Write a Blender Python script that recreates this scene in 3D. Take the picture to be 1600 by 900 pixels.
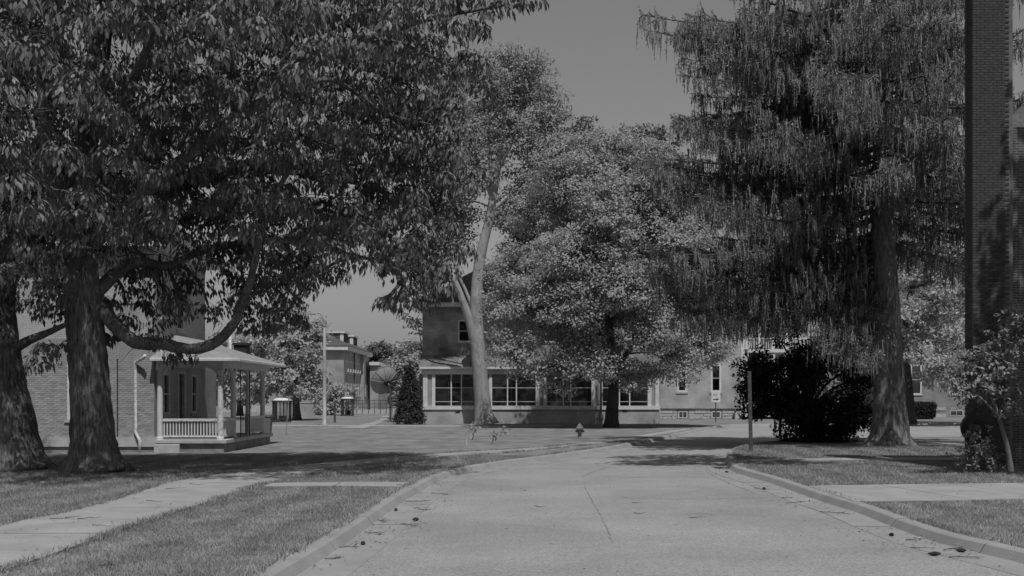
import bpy, math, random
import numpy as np
from mathutils import Vector, Matrix

for o in list(bpy.data.objects):
    bpy.data.objects.remove(o, do_unlink=True)
R = math.radians
scn = bpy.context.scene
C = scn.collection

# ------------------------------------------------------------------ camera, sky, sun, exposure
F = 1764.0          # focal length in pixels of a 1600 px wide frame
EYE = 1.9           # camera height above the lawns
HOR = 620.0         # row of the horizon (front rise of the view camera)
cam_d = bpy.data.cameras.new('camera')
cam = bpy.data.objects.new('camera', cam_d)
C.objects.link(cam)
cam.location = (0, 0, EYE)
cam.rotation_euler = (R(90), 0, 0)
cam_d.sensor_width = 36
cam_d.lens = 36 * F / 1600
cam_d.shift_y = (HOR - 450) / 1600
cam_d.clip_start = 0.1
cam_d.clip_end = 3000
scn.camera = cam

SUN_AZ = -17.0      # degrees left (+) or right (-) of straight behind the camera
SUN_EL = 63.0
world = bpy.data.worlds.new('World')
scn.world = world
world.use_nodes = True
wn, wl = world.node_tree.nodes, world.node_tree.links
for n in list(wn):
    wn.remove(n)
w_out = wn.new('ShaderNodeOutputWorld')
w_bg = wn.new('ShaderNodeBackground')
w_dot = wn.new('ShaderNodeVectorMath')      # black-and-white film, mostly blue-sensitive
w_dot.operation = 'DOT_PRODUCT'
w_dot.inputs[1].default_value = (0.0, 0.10, 0.90)
w_sky = wn.new('ShaderNodeTexSky')
w_sky.sky_type = 'NISHITA'
w_sky.sun_disc = False
w_sky.sun_elevation = R(SUN_EL)
w_sky.sun_rotation = R(180 + SUN_AZ)
w_sky.air_density = 1.0
w_sky.dust_density = 1.0
w_bg.inputs['Strength'].default_value = 0.052
wl.new(w_sky.outputs[0], w_dot.inputs[0])
wl.new(w_dot.outputs['Value'], w_bg.inputs['Color'])
wl.new(w_bg.outputs[0], w_out.inputs[0])

sun_d = bpy.data.lights.new('sun', 'SUN')
sun_d.energy = 3.5
sun_d.angle = R(0.53)
sun_d.color = (1.0, 1.0, 1.0)               # the photograph is monochrome
sun = bpy.data.objects.new('sun', sun_d)
C.objects.link(sun)
sdir = Vector((math.sin(R(SUN_AZ)) * math.cos(R(SUN_EL)), math.cos(R(SUN_AZ)) * math.cos(R(SUN_EL)), -math.sin(R(SUN_EL))))
sun.rotation_euler = sdir.to_track_quat('-Z', 'Y').to_euler()
sun.location = (-20, -30, 40)

scn.render.engine = 'CYCLES'
vs = scn.view_settings
vs.view_transform = 'Standard'
vs.look = 'None'
vs.exposure = 0.0
vs.gamma = 1.0
vs.use_curve_mapping = False
scn.cycles.max_bounces = 6
scn.cycles.transparent_max_bounces = 8
scn.cycles.caustics_reflective = False
scn.cycles.caustics_refractive = False

# ------------------------------------------------------------------ coordinates
def at(px, py, d):
    """world point seen at photo pixel (px,py) at distance d along the view axis"""
    return Vector(((px - 800) * d / F, d, EYE - (py - HOR) * d / F))
def gd(py, z=0.0):
    return F * (EYE - z) / (py - HOR)
def G(px, py, z=0.0):
    d = gd(py, z)
    return Vector(((px - 800) * d / F, d, z))
def X(px, d):
    return (px - 800) * d / F
def Z(py, d):
    return EYE - (py - HOR) * d / F

# ------------------------------------------------------------------ materials
MATS = {}
def nodes_of(name):
    m = bpy.data.materials.new(name)
    m.use_nodes = True
    nt = m.node_tree
    for n in list(nt.nodes):
        nt.nodes.remove(n)
    out = nt.nodes.new('ShaderNodeOutputMaterial')
    return m, nt, out
def grey(v):
    return (v, v, v, 1)
def mat(name, lo, hi, scale=4.0, rough=0.85, bump=0.0, bscale=None, stretch=(1, 1, 1), spec=0.3, detail=6, metallic=0.0, lo_p=0.35, hi_p=0.65, fine=0.0, fscale=60.0):
    """grey mottled surface: noise between lo and hi, optional fine speckle and bump"""
    if name in MATS:
        return MATS[name]
    m, nt, out = nodes_of(name)
    N, L = nt.nodes, nt.links
    bs = N.new('ShaderNodeBsdfPrincipled')
    tc = N.new('ShaderNodeTexCoord')
    mp = N.new('ShaderNodeMapping')
    mp.inputs['Scale'].default_value = stretch
    L.new(tc.outputs['Object'], mp.inputs['Vector'])
    nz = N.new('ShaderNodeTexNoise')
    nz.inputs['Scale'].default_value = scale
    nz.inputs['Detail'].default_value = detail
    nz.inputs['Roughness'].default_value = 0.6
    L.new(mp.outputs[0], nz.inputs['Vector'])
    rp = N.new('ShaderNodeValToRGB')
    rp.color_ramp.elements[0].position = lo_p
    rp.color_ramp.elements[0].color = grey(lo)
    rp.color_ramp.elements[1].position = hi_p
    rp.color_ramp.elements[1].color = grey(hi)
    L.new(nz.outputs['Fac'], rp.inputs[0])
    col = rp.outputs[0]
    if fine:
        n2 = N.new('ShaderNodeTexNoise')
        n2.inputs['Scale'].default_value = fscale
        n2.inputs['Detail'].default_value = 3
        L.new(mp.outputs[0], n2.inputs['Vector'])
        r2 = N.new('ShaderNodeMapRange')
        r2.inputs['From Min'].default_value = 0.3
        r2.inputs['From Max'].default_value = 0.7
        r2.inputs['To Min'].default_value = 1 - fine
        r2.inputs['To Max'].default_value = 1 + fine
        L.new(n2.outputs['Fac'], r2.inputs['Value'])
        mx = N.new('ShaderNodeMix')
        mx.data_type = 'RGBA'
        mx.blend_type = 'MULTIPLY'
        mx.inputs[0].default_value = 1.0
        L.new(col, mx.inputs[6])
        L.new(r2.outputs[0], mx.inputs[7])
        col = mx.outputs[2]
    L.new(col, bs.inputs['Base Color'])
    bs.inputs['Roughness'].default_value = rough
    bs.inputs['Metallic'].default_value = metallic
    bs.inputs['Specular IOR Level'].default_value = spec
    if bump:
        nb = N.new('ShaderNodeTexNoise')
        nb.inputs['Scale'].default_value = bscale or scale * 6
        nb.inputs['Detail'].default_value = 5
        L.new(mp.outputs[0], nb.inputs['Vector'])
        bp = N.new('ShaderNodeBump')
        bp.inputs['Strength'].default_value = min(1.0, bump)
        bp.inputs['Distance'].default_value = 0.02 * max(1.0, bump)
        L.new(nb.outputs['Fac'], bp.inputs['Height'])
        L.new(bp.outputs[0], bs.inputs['Normal'])
    L.new(bs.outputs[0], out.inputs[0])
    MATS[name] = m
    return m

def brick_mat(name, c1, c2, mortar, w=0.215, h=0.0677, ms=0.011, patch=0.25):
    if name in MATS:
        return MATS[name]
    m, nt, out = nodes_of(name)
    N, L = nt.nodes, nt.links
    bs = N.new('ShaderNodeBsdfPrincipled')
    tc = N.new('ShaderNodeTexCoord')
    sp = N.new('ShaderNodeSeparateXYZ')
    L.new(tc.outputs['Object'], sp.inputs[0])
    ad = N.new('ShaderNodeMath')
    L.new(sp.outputs['X'], ad.inputs[0])
    L.new(sp.outputs['Y'], ad.inputs[1])
    cb = N.new('ShaderNodeCombineXYZ')
    L.new(ad.outputs[0], cb.inputs['X'])
    L.new(sp.outputs['Z'], cb.inputs['Y'])
    br = N.new('ShaderNodeTexBrick')
    br.inputs['Color1'].default_value = grey(c1)
    br.inputs['Color2'].default_value = grey(c2)
    br.inputs['Mortar'].default_value = grey(mortar)
    br.inputs['Scale'].default_value = 1.0
    br.inputs['Mortar Size'].default_value = ms
    br.inputs['Brick Width'].default_value = w
    br.inputs['Row Height'].default_value = h
    L.new(cb.outputs[0], br.inputs['Vector'])
    nz = N.new('ShaderNodeTexNoise')
    nz.inputs['Scale'].default_value = 0.7
    nz.inputs['Detail'].default_value = 6
    L.new(tc.outputs['Object'], nz.inputs['Vector'])
    mr = N.new('ShaderNodeMapRange')
    mr.inputs['From Min'].default_value = 0.3
    mr.inputs['From Max'].default_value = 0.7
    mr.inputs['To Min'].default_value = 1 - patch
    mr.inputs['To Max'].default_value = 1 + patch
    L.new(nz.outputs['Fac'], mr.inputs['Value'])
    mx = N.new('ShaderNodeMix')
    mx.data_type = 'RGBA'
    mx.blend_type = 'MULTIPLY'
    mx.inputs[0].default_value = 1
    L.new(br.outputs['Color'], mx.inputs[6])
    L.new(mr.outputs[0], mx.inputs[7])
    L.new(mx.outputs[2], bs.inputs['Base Color'])
    bs.inputs['Roughness'].default_value = 0.9
    bs.inputs['Specular IOR Level'].default_value = 0.2
    bp = N.new('ShaderNodeBump')
    bp.inputs['Strength'].default_value = 0.5
    bp.inputs['Distance'].default_value = 0.008
    bp.invert = True
    L.new(br.outputs['Fac'], bp.inputs['Height'])
    L.new(bp.outputs[0], bs.inputs['Normal'])
    L.new(bs.outputs[0], out.inputs[0])
    MATS[name] = m
    return m

def leaf_mat(name, lo, hi, trans=0.25, rough=0.45, spec=0.35):
    if name in MATS:
        return MATS[name]
    m, nt, out = nodes_of(name)
    N, L = nt.nodes, nt.links
    g = N.new('ShaderNodeNewGeometry')
    rp = N.new('ShaderNodeMapRange')
    rp.inputs['To Min'].default_value = lo
    rp.inputs['To Max'].default_value = hi
    L.new(g.outputs['Random Per Island'], rp.inputs['Value'])
    bs = N.new('ShaderNodeBsdfPrincipled')
    L.new(rp.outputs[0], bs.inputs['Base Color'])
    bs.inputs['Roughness'].default_value = rough
    bs.inputs['Specular IOR Level'].default_value = spec
    tr = N.new('ShaderNodeBsdfTranslucent')
    L.new(rp.outputs[0], tr.inputs['Color'])
    mx = N.new('ShaderNodeMixShader')
    mx.inputs[0].default_value = trans
    L.new(bs.outputs[0], mx.inputs[1])
    L.new(tr.outputs[0], mx.inputs[2])
    L.new(mx.outputs[0], out.inputs[0])
    MATS[name] = m
    return m

def bark_mat(name, lo, hi, sxy=7.0, sz=1.2, bump=1.0, dist=0.05):
    if name in MATS:
        return MATS[name]
    m, nt, out = nodes_of(name)
    N, L = nt.nodes, nt.links
    tc = N.new('ShaderNodeTexCoord')
    mp = N.new('ShaderNodeMapping')
    mp.inputs['Scale'].default_value = (sxy, sxy, sz)
    L.new(tc.outputs['Object'], mp.inputs['Vector'])
    nz = N.new('ShaderNodeTexNoise')
    nz.inputs['Scale'].default_value = 2.2
    nz.inputs['Detail'].default_value = 7
    nz.inputs['Roughness'].default_value = 0.65
    nz.inputs['Distortion'].default_value = 0.4
    L.new(mp.outputs[0], nz.inputs['Vector'])
    big = N.new('ShaderNodeTexNoise')
    big.inputs['Scale'].default_value = 1.3
    big.inputs['Detail'].default_value = 3
    L.new(tc.outputs['Object'], big.inputs['Vector'])
    mb = N.new('ShaderNodeMath')
    mb.operation = 'MULTIPLY_ADD'
    L.new(big.outputs['Fac'], mb.inputs[0])
    mb.inputs[1].default_value = 0.5
    L.new(nz.outputs['Fac'], mb.inputs[2])
    rp = N.new('ShaderNodeValToRGB')
    rp.color_ramp.elements[0].position = 0.55
    rp.color_ramp.elements[0].color = grey(lo)
    rp.color_ramp.elements[1].position = 0.95
    rp.color_ramp.elements[1].color = grey(hi)
    L.new(mb.outputs[0], rp.inputs[0])
    bs = N.new('ShaderNodeBsdfPrincipled')
    L.new(rp.outputs[0], bs.inputs['Base Color'])
    bs.inputs['Roughness'].default_value = 0.95
    bs.inputs['Specular IOR Level'].default_value = 0.1
    bp = N.new('ShaderNodeBump')
    bp.inputs['Strength'].default_value = bump
    bp.inputs['Distance'].default_value = dist
    L.new(nz.outputs['Fac'], bp.inputs['Height'])
    L.new(bp.outputs[0], bs.inputs['Normal'])
    L.new(bs.outputs[0], out.inputs[0])
    MATS[name] = m
    return m

def glass_mat(name, refl=0.05):
    """window glass: mostly dark, a clear reflection, some view of the room behind"""
    if name in MATS:
        return MATS[name]
    m, nt, out = nodes_of(name)
    N, L = nt.nodes, nt.links
    tr = N.new('ShaderNodeBsdfTransparent')
    tr.inputs['Color'].default_value = grey(0.9)
    gl = N.new('ShaderNodeBsdfGlossy')
    gl.inputs['Color'].default_value = grey(0.9)
    gl.inputs['Roughness'].default_value = 0.03
    fr = N.new('ShaderNodeFresnel')
    fr.inputs['IOR'].default_value = 1.6
    ad = N.new('ShaderNodeMath')
    L.new(fr.outputs[0], ad.inputs[0])
    ad.inputs[1].default_value = refl
    mx = N.new('ShaderNodeMixShader')
    L.new(ad.outputs[0], mx.inputs[0])
    L.new(tr.outputs[0], mx.inputs[1])
    L.new(gl.outputs[0], mx.inputs[2])
    L.new(mx.outputs[0], out.inputs[0])
    MATS[name] = m
    return m

# ------------------------------------------------------------------ mesh helpers
class MB:
    def __init__(s):
        s.v = []; s.f = []
    def quad(s, a, b, c, d):
        n = len(s.v); s.v += [tuple(a), tuple(b), tuple(c), tuple(d)]; s.f.append((n, n + 1, n + 2, n + 3)); return s
    def poly(s, pts):
        n = len(s.v); s.v += [tuple(p) for p in pts]; s.f.append(tuple(range(n, n + len(pts)))); return s
    def box(s, x0, x1, y0, y1, z0, z1):
        n = len(s.v)
        s.v += [(x0, y0, z0), (x1, y0, z0), (x1, y1, z0), (x0, y1, z0), (x0, y0, z1), (x1, y0, z1), (x1, y1, z1), (x0, y1, z1)]
        for q in ((0, 3, 2, 1), (4, 5, 6, 7), (0, 1, 5, 4), (1, 2, 6, 5), (2, 3, 7, 6), (3, 0, 4, 7)):
            s.f.append(tuple(n + i for i in q))
        return s
    def prism(s, base, top):
        """solid between two polygons with the same number of points"""
        n = len(s.v); k = len(base)
        s.v += [tuple(p) for p in base] + [tuple(p) for p in top]
        s.f.append(tuple(n + i for i in reversed(range(k))))
        s.f.append(tuple(n + k + i for i in range(k)))
        for i in range(k):
            j = (i + 1) % k
            s.f.append((n + i, n + j, n + k + j, n + k + i))
        return s
    def tube(s, pts, rad, sides=8, caps=True, wob=0.0, rng=None):
        pts = [Vector(p) for p in pts]
        n0 = len(s.v)
        up = Vector((0.13, 0.99, 0.05))
        for i, p in enumerate(pts):
            t = (pts[min(i + 1, len(pts) - 1)] - pts[max(i - 1, 0)])
            if t.length < 1e-9: t = Vector((0, 0, 1))
            t.normalize()
            a = t.cross(up)
            if a.length < 1e-4: a = t.cross(Vector((1, 0, 0)))
            a.normalize(); b = t.cross(a).normalized()
            r = rad[i] if hasattr(rad, '__len__') else rad
            for k in range(sides):
                an = 2 * math.pi * k / sides
                rr = r * (1 + (rng.uniform(-wob, wob) if wob else 0))
                s.v.append(tuple(p + a * (math.cos(an) * rr) + b * (math.sin(an) * rr)))
        for i in range(len(pts) - 1):
            for k in range(sides):
                j = (k + 1) % sides
                s.f.append((n0 + i * sides + k, n0 + i * sides + j, n0 + (i + 1) * sides + j, n0 + (i + 1) * sides + k))
        if caps:
            s.f.append(tuple(n0 + k for k in reversed(range(sides))))
            m = n0 + (len(pts) - 1) * sides
            s.f.append(tuple(m + k for k in range(sides)))
        return s
    def lathe(s, prof, sides=16, c=(0, 0, 0)):
        """prof: (radius,z) pairs bottom to top"""
        n0 = len(s.v)
        for r, z in prof:
            for k in range(sides):
                an = 2 * math.pi * k / sides
                s.v.append((c[0] + r * math.cos(an), c[1] + r * math.sin(an), c[2] + z))
        for i in range(len(prof) - 1):
            for k in range(sides):
                j = (k + 1) % sides
                s.f.append((n0 + i * sides + k, n0 + i * sides + j, n0 + (i + 1) * sides + j, n0 + (i + 1) * sides + k))
        s.f.append(tuple(n0 + k for k in reversed(range(sides))))
        m = n0 + (len(prof) - 1) * sides
        s.f.append(tuple(m + k for k in range(sides)))
        return s
    def build(s, name, material, parent=None, smooth=False, bevel=0.0):
        me = bpy.data.meshes.new(name)
        me.from_pydata(s.v, [], s.f)
        if smooth:
            me.polygons.foreach_set('use_smooth', [True] * len(me.polygons))
        me.materials.append(material)
        me.update()
        o = bpy.data.objects.new(name, me)
        C.objects.link(o)
        if parent is not None: o.parent = parent
        if bevel:
            b = o.modifiers.new('bevel', 'BEVEL'); b.width = bevel; b.segments = 1; b.limit_method = 'ANGLE'
        return o

def tag(o, label=None, cat=None, group=None, kind=None):
    if label: o['label'] = label
    if cat: o['category'] = cat
    if group: o['group'] = group
    if kind: o['kind'] = kind
    return o
def thing(name, label, cat, group=None):
    o = bpy.data.objects.new(name, None)
    C.objects.link(o)
    o.empty_display_size = 0.3
    return tag(o, label, cat, group)
def reorigin(root, loc):
    """put an Empty at the base of the thing without moving its parts"""
    root.location = loc
    for ch in root.children:
        ch.matrix_parent_inverse = Matrix.Translation(-Vector(loc))
def box(name, m, parent, *a, bevel=0.0):
    return MB().box(*a).build(name, m, parent, bevel=bevel)
def np_mesh(name, verts, faces, material, parent=None, smooth=False):
    """verts (N,3) float, faces (M,k) int"""
    me = bpy.data.meshes.new(name)
    nv, nf, k = len(verts), len(faces), faces.shape[1]
    me.vertices.add(nv); me.loops.add(nf * k); me.polygons.add(nf)
    me.vertices.foreach_set('co', np.ascontiguousarray(verts, dtype=np.float32).ravel())
    me.loops.foreach_set('vertex_index', np.ascontiguousarray(faces, dtype=np.int32).ravel())
    me.polygons.foreach_set('loop_start', np.arange(0, nf * k, k, dtype=np.int32))
    me.polygons.foreach_set('loop_total', np.full(nf, k, dtype=np.int32))
    if smooth: me.polygons.foreach_set('use_smooth', np.ones(nf, dtype=bool))
    me.materials.append(material)
    me.update(calc_edges=True)
    o = bpy.data.objects.new(name, me)
    C.objects.link(o)
    if parent is not None: o.parent = parent
    return o
def smooth_path(pts, n=6):
    """Catmull-Rom through points (tuples of any length)"""
    P = [np.array(p, float) for p in pts]
    P = [2 * P[0] - P[1]] + P + [2 * P[-1] - P[-2]]
    out = []
    for i in range(1, len(P) - 2):
        for t in np.linspace(0, 1, n, endpoint=False):
            a, b, c, d = P[i - 1], P[i], P[i + 1], P[i + 2]
            out.append(0.5 * ((2 * b) + (c - a) * t + (2 * a - 5 * b + 4 * c - d) * t * t + (-a + 3 * b - 3 * c + d) * t ** 3))
    out.append(P[-2])
    return out
def resample(pts, step):
    pts = [np.array(p, float) for p in pts]
    L = [0.0]
    for a, b in zip(pts, pts[1:]): L.append(L[-1] + np.linalg.norm(b - a))
    n = max(1, round(L[-1] / step))
    P = np.array(pts)
    s = np.linspace(0, L[-1], n + 1)
    return [np.array([np.interp(t, L, P[:, k]) for k in range(P.shape[1])]) for t in s]

# ------------------------------------------------------------------ shared materials
M_road = mat('road_concrete', 0.215, 0.285, 0.33, 0.9, 0.5, 60, fine=0.34, fscale=38, detail=9)
M_kerb = mat('kerb_concrete', 0.225, 0.28, 1.2, 0.9, 0.4, 60, fine=0.12)
M_walk = mat('walk_concrete', 0.24, 0.31, 1.1, 0.9, 0.3, 70, fine=0.10)
M_soil = mat('soil', 0.06, 0.12, 3, 1.0, 0.8, 30)
M_lawn = mat('lawn_turf', 0.145, 0.225, 0.5, 1.0, 1.5, 26, spec=0.05, fine=0.22, fscale=14)
M_blade = leaf_mat('grass_blade', 0.20, 0.40, 0.25, 0.7, 0.15)
M_crack = mat('crack_tar', 0.13, 0.24, 5, 0.95)
M_white = mat('white_paint', 0.50, 0.62, 3, 0.6, 0.1, 40)
M_worn = mat('worn_white_paint', 0.28, 0.62, 9, 0.75, 0.3, 40, lo_p=0.3, hi_p=0.52)
M_stone = mat('pale_stone', 0.33, 0.45, 3, 0.9, 0.3, 30)
M_stone_dark = mat('weathered_concrete', 0.16, 0.30, 2.5, 0.95, 0.4, 30)
M_limestone = mat('limestone', 0.30, 0.46, 5, 0.95, 1.0, 14)
M_brickA = brick_mat('brick_pale', 0.28, 0.36, 0.42)
M_brickB = brick_mat('brick_mid', 0.17, 0.24, 0.26)
M_brickC = brick_mat('brick_grey', 0.29, 0.36, 0.38)
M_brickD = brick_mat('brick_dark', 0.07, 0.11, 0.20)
M_brickF = brick_mat('brick_far', 0.27, 0.33, 0.33)
M_roof = mat('shingle', 0.05, 0.10, 6, 0.9, 0.6, 20)
M_roof_light = mat('porch_shingle', 0.20, 0.28, 5, 0.9, 0.5, 20)
M_metal_roof = mat('tin_roof', 0.10, 0.2, 3.0, 0.6, 0.2, 10)
M_dark = mat('dark_room', 0.012, 0.02, 2, 0.9)
M_room = mat('room_wall', 0.3, 0.42, 2, 0.9)
M_glass = glass_mat('window_glass')
M_blind = mat('window_blind', 0.24, 0.30, 1.5, 0.8)
M_steel = mat('galvanised_steel', 0.22, 0.32, 6, 0.5, metallic=0.3)
M_iron = mat('black_iron', 0.02, 0.04, 6, 0.6)
M_rust = mat('dark_steel_post', 0.05, 0.10, 9, 0.7)
M_pole = mat('lamp_pole_paint', 0.24, 0.33, 4, 0.6)
M_twig = mat('twig_bark', 0.05, 0.12, 8, 0.95)

def add_stripes(m, amount, period=1.15):
    """alternate mown strips, parallel to the street"""
    nt = m.node_tree; N, L = nt.nodes, nt.links
    g = N.new('ShaderNodeNewGeometry'); sx = N.new('ShaderNodeSeparateXYZ'); L.new(g.outputs['Position'], sx.inputs[0])
    nz = N.new('ShaderNodeTexNoise'); nz.inputs['Scale'].default_value = .6; nz.inputs['Detail'].default_value = 3; L.new(g.outputs['Position'], nz.inputs['Vector'])
    a = N.new('ShaderNodeMath'); a.operation = 'MULTIPLY_ADD'; L.new(sx.outputs['Y'], a.inputs[0]); a.inputs[1].default_value = -.05; L.new(sx.outputs['X'], a.inputs[2])
    b = N.new('ShaderNodeMath'); b.operation = 'MULTIPLY_ADD'; L.new(nz.outputs['Fac'], b.inputs[0]); b.inputs[1].default_value = .5; L.new(a.outputs[0], b.inputs[2])
    c = N.new('ShaderNodeMath'); c.operation = 'MULTIPLY'; L.new(b.outputs[0], c.inputs[0]); c.inputs[1].default_value = 2 * math.pi / period
    d = N.new('ShaderNodeMath'); d.operation = 'SINE'; L.new(c.outputs[0], d.inputs[0])
    e = N.new('ShaderNodeMath'); e.operation = 'MULTIPLY_ADD'; L.new(d.outputs[0], e.inputs[0]); e.inputs[1].default_value = amount; e.inputs[2].default_value = 1.0
    n2 = N.new('ShaderNodeTexNoise'); n2.inputs['Scale'].default_value = 1.7; n2.inputs['Detail'].default_value = 4; L.new(g.outputs['Position'], n2.inputs['Vector'])
    f = N.new('ShaderNodeMapRange'); f.inputs['From Min'].default_value = .3; f.inputs['From Max'].default_value = .7; f.inputs['To Min'].default_value = .78; f.inputs['To Max'].default_value = 1.22; L.new(n2.outputs['Fac'], f.inputs['Value'])
    h = N.new('ShaderNodeMath'); h.operation = 'MULTIPLY'; L.new(e.outputs[0], h.inputs[0]); L.new(f.outputs[0], h.inputs[1])
    for nd in list(N):
        if nd.bl_idname in ('ShaderNodeBsdfPrincipled', 'ShaderNodeBsdfTranslucent'):
            sk = nd.inputs[0]
            if not sk.links: continue
            src = sk.links[0].from_socket
            mx = N.new('ShaderNodeMix'); mx.data_type = 'RGBA'; mx.blend_type = 'MULTIPLY'; mx.inputs[0].default_value = 1
            L.new(src, mx.inputs[6]); L.new(h.outputs[0], mx.inputs[7]); L.new(mx.outputs[2], sk)
add_stripes(M_lawn, .035); add_stripes(M_blade, .13)
# ------------------------------------------------------------------ terrain, lawns, road, kerbs
RZ = -0.12     # road level below the lawns
def P2(px, py, z=0.0):
    p = G(px, py, z); return (p.x, p.y)

left_edge = [P2(x, y, RZ) for x, y in ((470, 898), (533, 857), (587, 818), (630, 786), (657, 770), (687, 753), (733, 738), (797, 727), (850, 720), (905, 712), (965, 702), (1020, 691), (1065, 681))]
d0 = np.array(left_edge[0]) - np.array(left_edge[1])
d0 = d0 / np.linalg.norm(d0)
left_edge = [tuple(np.array(left_edge[0]) + d0 * k) for k in (16, 13, 10, 7.5, 5, 2.5)] + left_edge
left_line = [tuple(p) for p in smooth_path(left_edge, 6)] + [(12.2, 70.0), (15.0, 77.0), (19.5, 80.0), (28, 81), (60, 81), (160, 81)]
right_edge = [P2(x, y, RZ) for x, y in ((1528, 865), (1467, 850), (1400, 827), (1343, 804), (1300, 790), (1270, 780), (1240, 769), (1200, 755), (1160, 743), (1141, 736), (1134, 727))]
d0 = np.array(right_edge[0]) - np.array(right_edge[1]); d0 = d0 / np.linalg.norm(d0)
right_edge = [tuple(np.array(right_edge[0]) + d0 * k) for k in (18, 15, 12, 9, 6, 4, 2)] + right_edge + [(6.9, 36.5), (8.0, 41.5), (10.2, 47.0), (13.8, 51.2)]
right_line = [tuple(p) for p in smooth_path(right_edge, 6)] + [(18.5, 53.2), (26, 54), (60, 54), (160, 54)]

def offset_line(line, off):
    P = [np.array(p, float) for p in line]
    out = []
    for i in range(len(P)):
        t = P[min(i + 1, len(P) - 1)] - P[max(i - 1, 0)]
        t = t / (np.linalg.norm(t) + 1e-9)
        out.append(tuple(P[i] + np.array((-t[1], t[0])) * off))
    return out
left_lawn_line = offset_line(left_line, 0.2)
right_lawn_line = offset_line(right_line, -0.2)
ground = MB().quad((-900, -300, -0.5), (900, -300, -0.5), (900, 1500, -0.5), (-900, 1500, -0.5)).build('ground', M_soil)
tag(ground, kind='structure')
lawn = MB().poly([(x, y, 0) for x, y in left_lawn_line] + [(400, 81, 0), (400, 900, 0), (-500, 900, 0), (-500, -60, 0), (left_line[0][0], -60, 0)]).build('lawn', M_lawn)
tag(lawn, kind='structure')
lawn2 = MB().poly([(400, 54, 0)] + [(x, y, 0) for x, y in reversed(right_lawn_line)] + [(right_line[0][0], -60, 0), (400, -60, 0)]).build('lawn', M_lawn)
tag(lawn2, kind='structure')
road = MB().quad((-60, -80, RZ), (420, -80, RZ), (420, 95, RZ), (-60, 95, RZ)).build('road', M_road)
tag(road, kind='structure')

def kerb(line, side, label_name='kerb', far=70.0):
    """profile swept along the road edge in 3 m lengths; side=-1: lawn to the left of the line, +1: to the right"""
    root = bpy.data.objects.new(label_name, None); C.objects.link(root); tag(root, kind='structure')
    pts = resample(line, 0.6)
    pts = [p for p in pts if p[1] < 85 and p[0] < 60]
    prof = [(-0.56, RZ - 0.01), (-0.555, RZ + 0.007), (-0.02, RZ + 0.006), (0.02, RZ + 0.010), (0.10, 0.0), (0.14, 0.015), (0.28, 0.02), (0.29, -0.06)]
    nrm = []
    for i in range(len(pts)):
        t = pts[min(i + 1, len(pts) - 1)] - pts[max(i - 1, 0)]
        t = t / np.linalg.norm(t)
        nrm.append(np.array((-t[1], t[0])) * (1 if side < 0 else -1))
    i = 0
    rng = random.Random(3)
    while i < len(pts) - 1:
        j = min(i + 5, len(pts) - 1)
        m = MB()
        for k in range(i, j):
            a, b = pts[k].copy(), pts[k + 1].copy()
            if k == i: a = a + (b - a) * 0.02
            for (o0, z0), (o1, z1) in zip(prof, prof[1:]):
                q = [a + nrm[k] * o0, a + nrm[k] * o1, b + nrm[k + 1] * o1, b + nrm[k + 1] * o0]
                m.quad((*q[0], z0), (*q[1], z1), (*q[2], z1), (*q[3], z0))
        o = m.build('kerb_stone', M_kerb, root)
        o.location.z = rng.uniform(-0.002, 0.002)
        i = j
    return root, pts, nrm
kerb(left_line, -1)
kerb(right_line, +1)

# cracks and joints of the road
rngc = random.Random(11)
def crack(pix, w0, w1, wob=0.012):
    pts = resample([P2(x, y, RZ) for x, y in pix], 0.18)
    m = MB(); prev = None
    for i, p in enumerate(pts):
        t = pts[min(i + 1, len(pts) - 1)] - pts[max(i - 1, 0)]
        n = np.array((-t[1], t[0])); n = n / (np.linalg.norm(n) + 1e-9)
        w = rngc.uniform(w0, w1) / 2
        q = p + n * rngc.uniform(-wob, wob)
        cur = (q + n * w, q - n * w)
        if prev is not None:
            m.quad((*prev[0], RZ + 0.004), (*prev[1], RZ + 0.004), (*cur[1], RZ + 0.004), (*cur[0], RZ + 0.004))
        prev = cur
    m.build('crack', M_crack, road)
crack([(911, 754), (917, 768), (925, 782), (938, 805), (950, 830), (957, 850)], 0.015, 0.035)
crack([(955, 746), (1010, 746), (1080, 747), (1103, 747)], 0.012, 0.03, 0.008)
crack([(970, 776), (985, 779), (1060, 780), (1130, 779), (1196, 778)], 0.012, 0.035, 0.008)
crack([(1102, 730), (1104, 737), (1120, 747), (1160, 763), (1180, 772)], 0.012, 0.022, 0.006)
crack([(910, 745), (925, 738), (950, 730)], 0.015, 0.04)
crack([(1070, 804), (1095, 802), (1115, 804)], 0.01, 0.025)
crack([(845, 731), (900, 733), (960, 734)], 0.015, 0.03, 0.02)

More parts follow.
